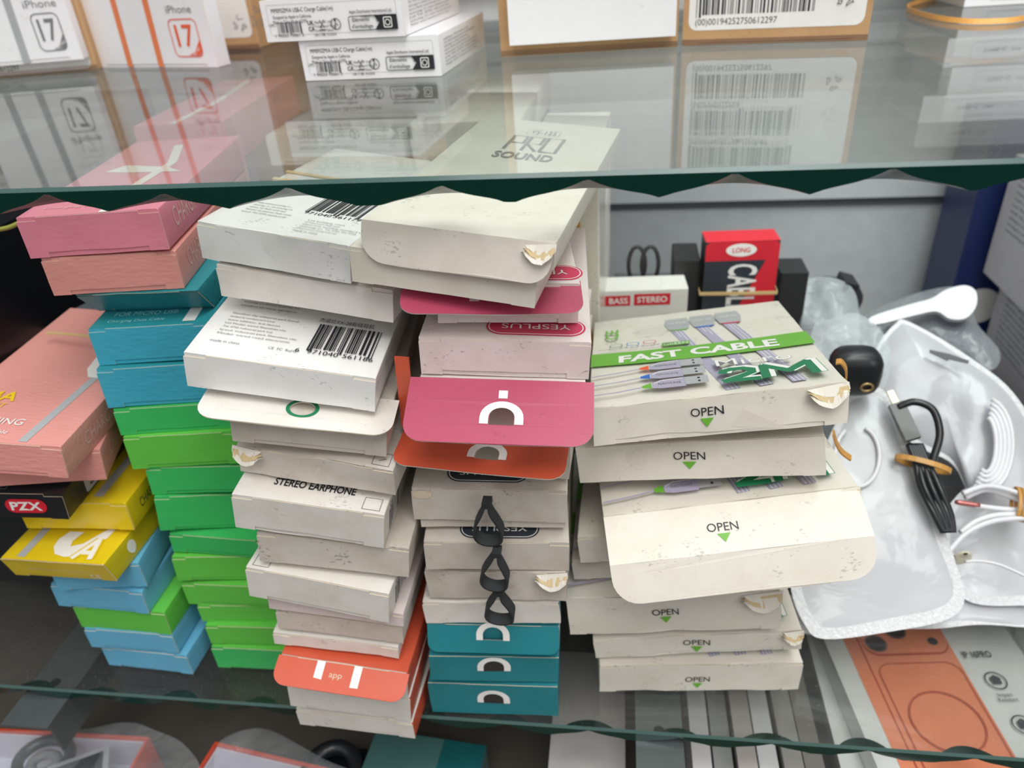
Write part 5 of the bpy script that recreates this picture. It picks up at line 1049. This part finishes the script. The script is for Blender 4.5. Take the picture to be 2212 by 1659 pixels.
slab('phone_case_pack', .312, .290, -.050, .430, .440, -.031, PALE, 'grey phone case pack right of the one with the orange phone, under the glass', 'phone case pack', None, .11)
slab('phone_case_pack', .150, .282, -.0905, .420, .45, -.0505, PALE, 'wide lower layer of phone case packs carrying the orange phone one', 'phone case pack')
slab('storage_box', .145, .280, -.1298, .43, .46, -.091, flat('grey_board', (120, 122, 124), .6), 'grey storage box below the phone case packs', 'storage box')
rnd = random.Random(4)
CL = [(200, 198, 200), (150, 152, 150), (176, 170, 166), (212, 212, 214), (140, 138, 134), (120, 116, 110)]
LB = ['white upright sleeve under the glass, beside the right steel bracket', 'grey upright sleeve under the glass, next to the white one by the bracket', 'beige upright sleeve under the glass, third from the right bracket', 'pale upright sleeve under the glass, left neighbour of the darkest one', 'dim grey upright sleeve under the glass, second left of the phone case packs', 'darkest upright sleeve under the glass, touching the phone case packs']
xx = .052
for i, c_ in enumerate(CL):
    slab('card_sleeve', xx, .285 + .004 * (i % 3), -.1298, xx + .0125, .43, -.040 - .006 * (i % 2), flat('sleeve_%d' % i, c_, .35, 0, .3), LB[i], 'sleeve', 'upright card sleeves under the lower glass'); xx += .0148
slab('white_pack', -.045, .290, -.1298, .008, .40, -.058, flat('off_white_pack', (176, 172, 170), .4), 'off-white pack standing left of the right steel bracket under the glass', 'pack')
m = MB(); root = empty('looped_cord', (.070, .275, -.075), 'black knotted cord loop under the glass right of the steel bracket', 'cord'); tube(m, [(.014 * math.cos(t * PI / 10), -.002, .006 * math.sin(t * PI / 10)) for t in range(20)], .0022, BP, 8, True); m.build('cord_loop', root)
# orange-rimmed trays with wrapped goods
def tray(p0, p1, dep, label, rot):
    a, b = at_z(*p0, -.082), at_z(*p1, -.082); w = (b - a).length; ya = math.atan2(b.y - a.y, b.x - a.x); root = empty('open_box', ((a.x + b.x) / 2, (a.y + b.y) / 2, -.1298), label, 'open box', 'orange-rimmed open boxes under the lower glass'); root.rotation_euler = (0, 0, ya)
    h = .0478; t = .0018; OR = flat('vermilion_board', (206, 74, 44), .4, 0, .2); LI = flat('lavender_white_lining', (196, 196, 208), .5); o = MB(); hw = w / 2
    for x0, y0, x1, y1 in ((-hw, -t, hw, 0), (-hw, -dep, hw, -dep + t), (-hw, -dep + t, -hw + t, -t), (hw - t, -dep + t, hw, -t)): cuboid(o, x0, y0, 0, x1, y1, h, OR)
    o.build('tray_wall', root); o = MB(); e = t + .0004
    cuboid(o, -hw + e, -dep + e, .001, hw - e, -e, .012, LI); cuboid(o, -hw + e, -e - .001, .012, hw - e, -e, h - .003, LI); cuboid(o, hw - e - .001, -dep + e, .012, hw - e, -e - .001, h - .003, LI); cuboid(o, -hw + e, -dep + e, .012, -hw + e + .001, -e - .001, h - .003, LI)
    o.build('tray_lining', root); return root, w
tr1, w1 = tray((-60, 1570), (322, 1592), .085, 'orange-rimmed open box with a headset and a silver-framed card, bottom left corner', 0)
tr2, w2_ = tray((465, 1602), (800, 1680), .075, 'orange-rimmed open box under the glass, below the white and orange stack', 0)
p = at_z(95, 1640, -.085); root = empty('headset', p, 'black round headset in the bottom left open box', 'headset'); m = MB(); tube(m, [(.020 * math.cos(t * PI / 12), .016 * math.sin(t * PI / 12), 0) for t in range(24)], .0045, BP, 8, True); m.build('headband', root)
m = MB(); tube(m, [(.010 * math.cos(t * PI / 8), .008 * math.sin(t * PI / 8) - .002, -.003) for t in range(16)], .004, flat('grey_cushion', (120, 120, 124), .7), 8, True); m.build('ear_cushion', root)
a, b = at_z(105, 1659, -.080), at_z(238, 1612, -.080); d_ = b - a; root = empty('framed_card', a, 'silver-framed black card leaning in the bottom left open box', 'card'); root.rotation_euler = (0, 0, math.atan2(d_.y, d_.x)); L_ = d_.length
m = MB(); cuboid(m, 0, -.06, 0, L_, 0, .0015, flat('silver_frame', (186, 190, 194), .3, .4)); m.build('frame', root); m = MB(); cuboid(m, .004, -.056, .0016, L_ - .004, -.004, .0022, BLK); m.build('dark_face', root)
# film over the trays, and a loose wrapper
bag('clear_bag', [(-40, 1590), (60, 1580), (180, 1575), (270, 1560), (330, 1575), (400, 1610), (420, 1680), (200, 1720), (-40, 1700)], (-.44, .30, -.074), (0, -.1, 1), .006, 'clear wrapping film over the bottom left open box', 'bag', 'clear wrapping films at the bottom', WRAP, None, .004, 40, 11)
bag('clear_bag', [(470, 1610), (540, 1575), (600, 1585), (700, 1640), (800, 1690), (640, 1730), (480, 1690)], (-.29, .30, -.074), (0, -.1, 1), .006, 'clear wrapping film over the second orange-rimmed open box', 'bag', 'clear wrapping films at the bottom', WRAP, None, .004, 40, 12)
slab('red_pack', -.360, .262, -.1298, -.330, .30, -.098, flat('deep_red_pack', (150, 30, 22), .4), 'small deep red pack between the two orange-rimmed boxes', 'pack')
# teal pack and black pouch at the bottom centre
slab('teal_pack', -.186, .262, -.1298, -.098, .335, -.085, flat('teal_grey_pack', (70, 108, 106), .35, 0, .4), 'teal and grey pack under the glass, below the turquoise boxes', 'pack', None, -.08, lambda t, f, r, l: (t.rect(.055, .0, .088, .073, flat('deep_teal_print', (20, 88, 90), .4)), t.poly(ellipse(.02, .03, .004, .004), PDARK), t.poly(ellipse(.04, .022, .004, .004), PDARK)))
root = empty('headset', (-.210, .30, -.09), 'black headset ring under the glass, beside the teal pack', 'headset'); m = MB(); tube(m, [(.020 * math.cos(t * PI / 12), .024 * math.sin(t * PI / 12), 0) for t in range(24)], .006, BP, 8, True); m.build('headband', root)
slab('black_pack', -.226, .28, -.1298, -.190, .330, -.099, BLK, 'black pack carrying the headset ring, beside the teal pack', 'pack')
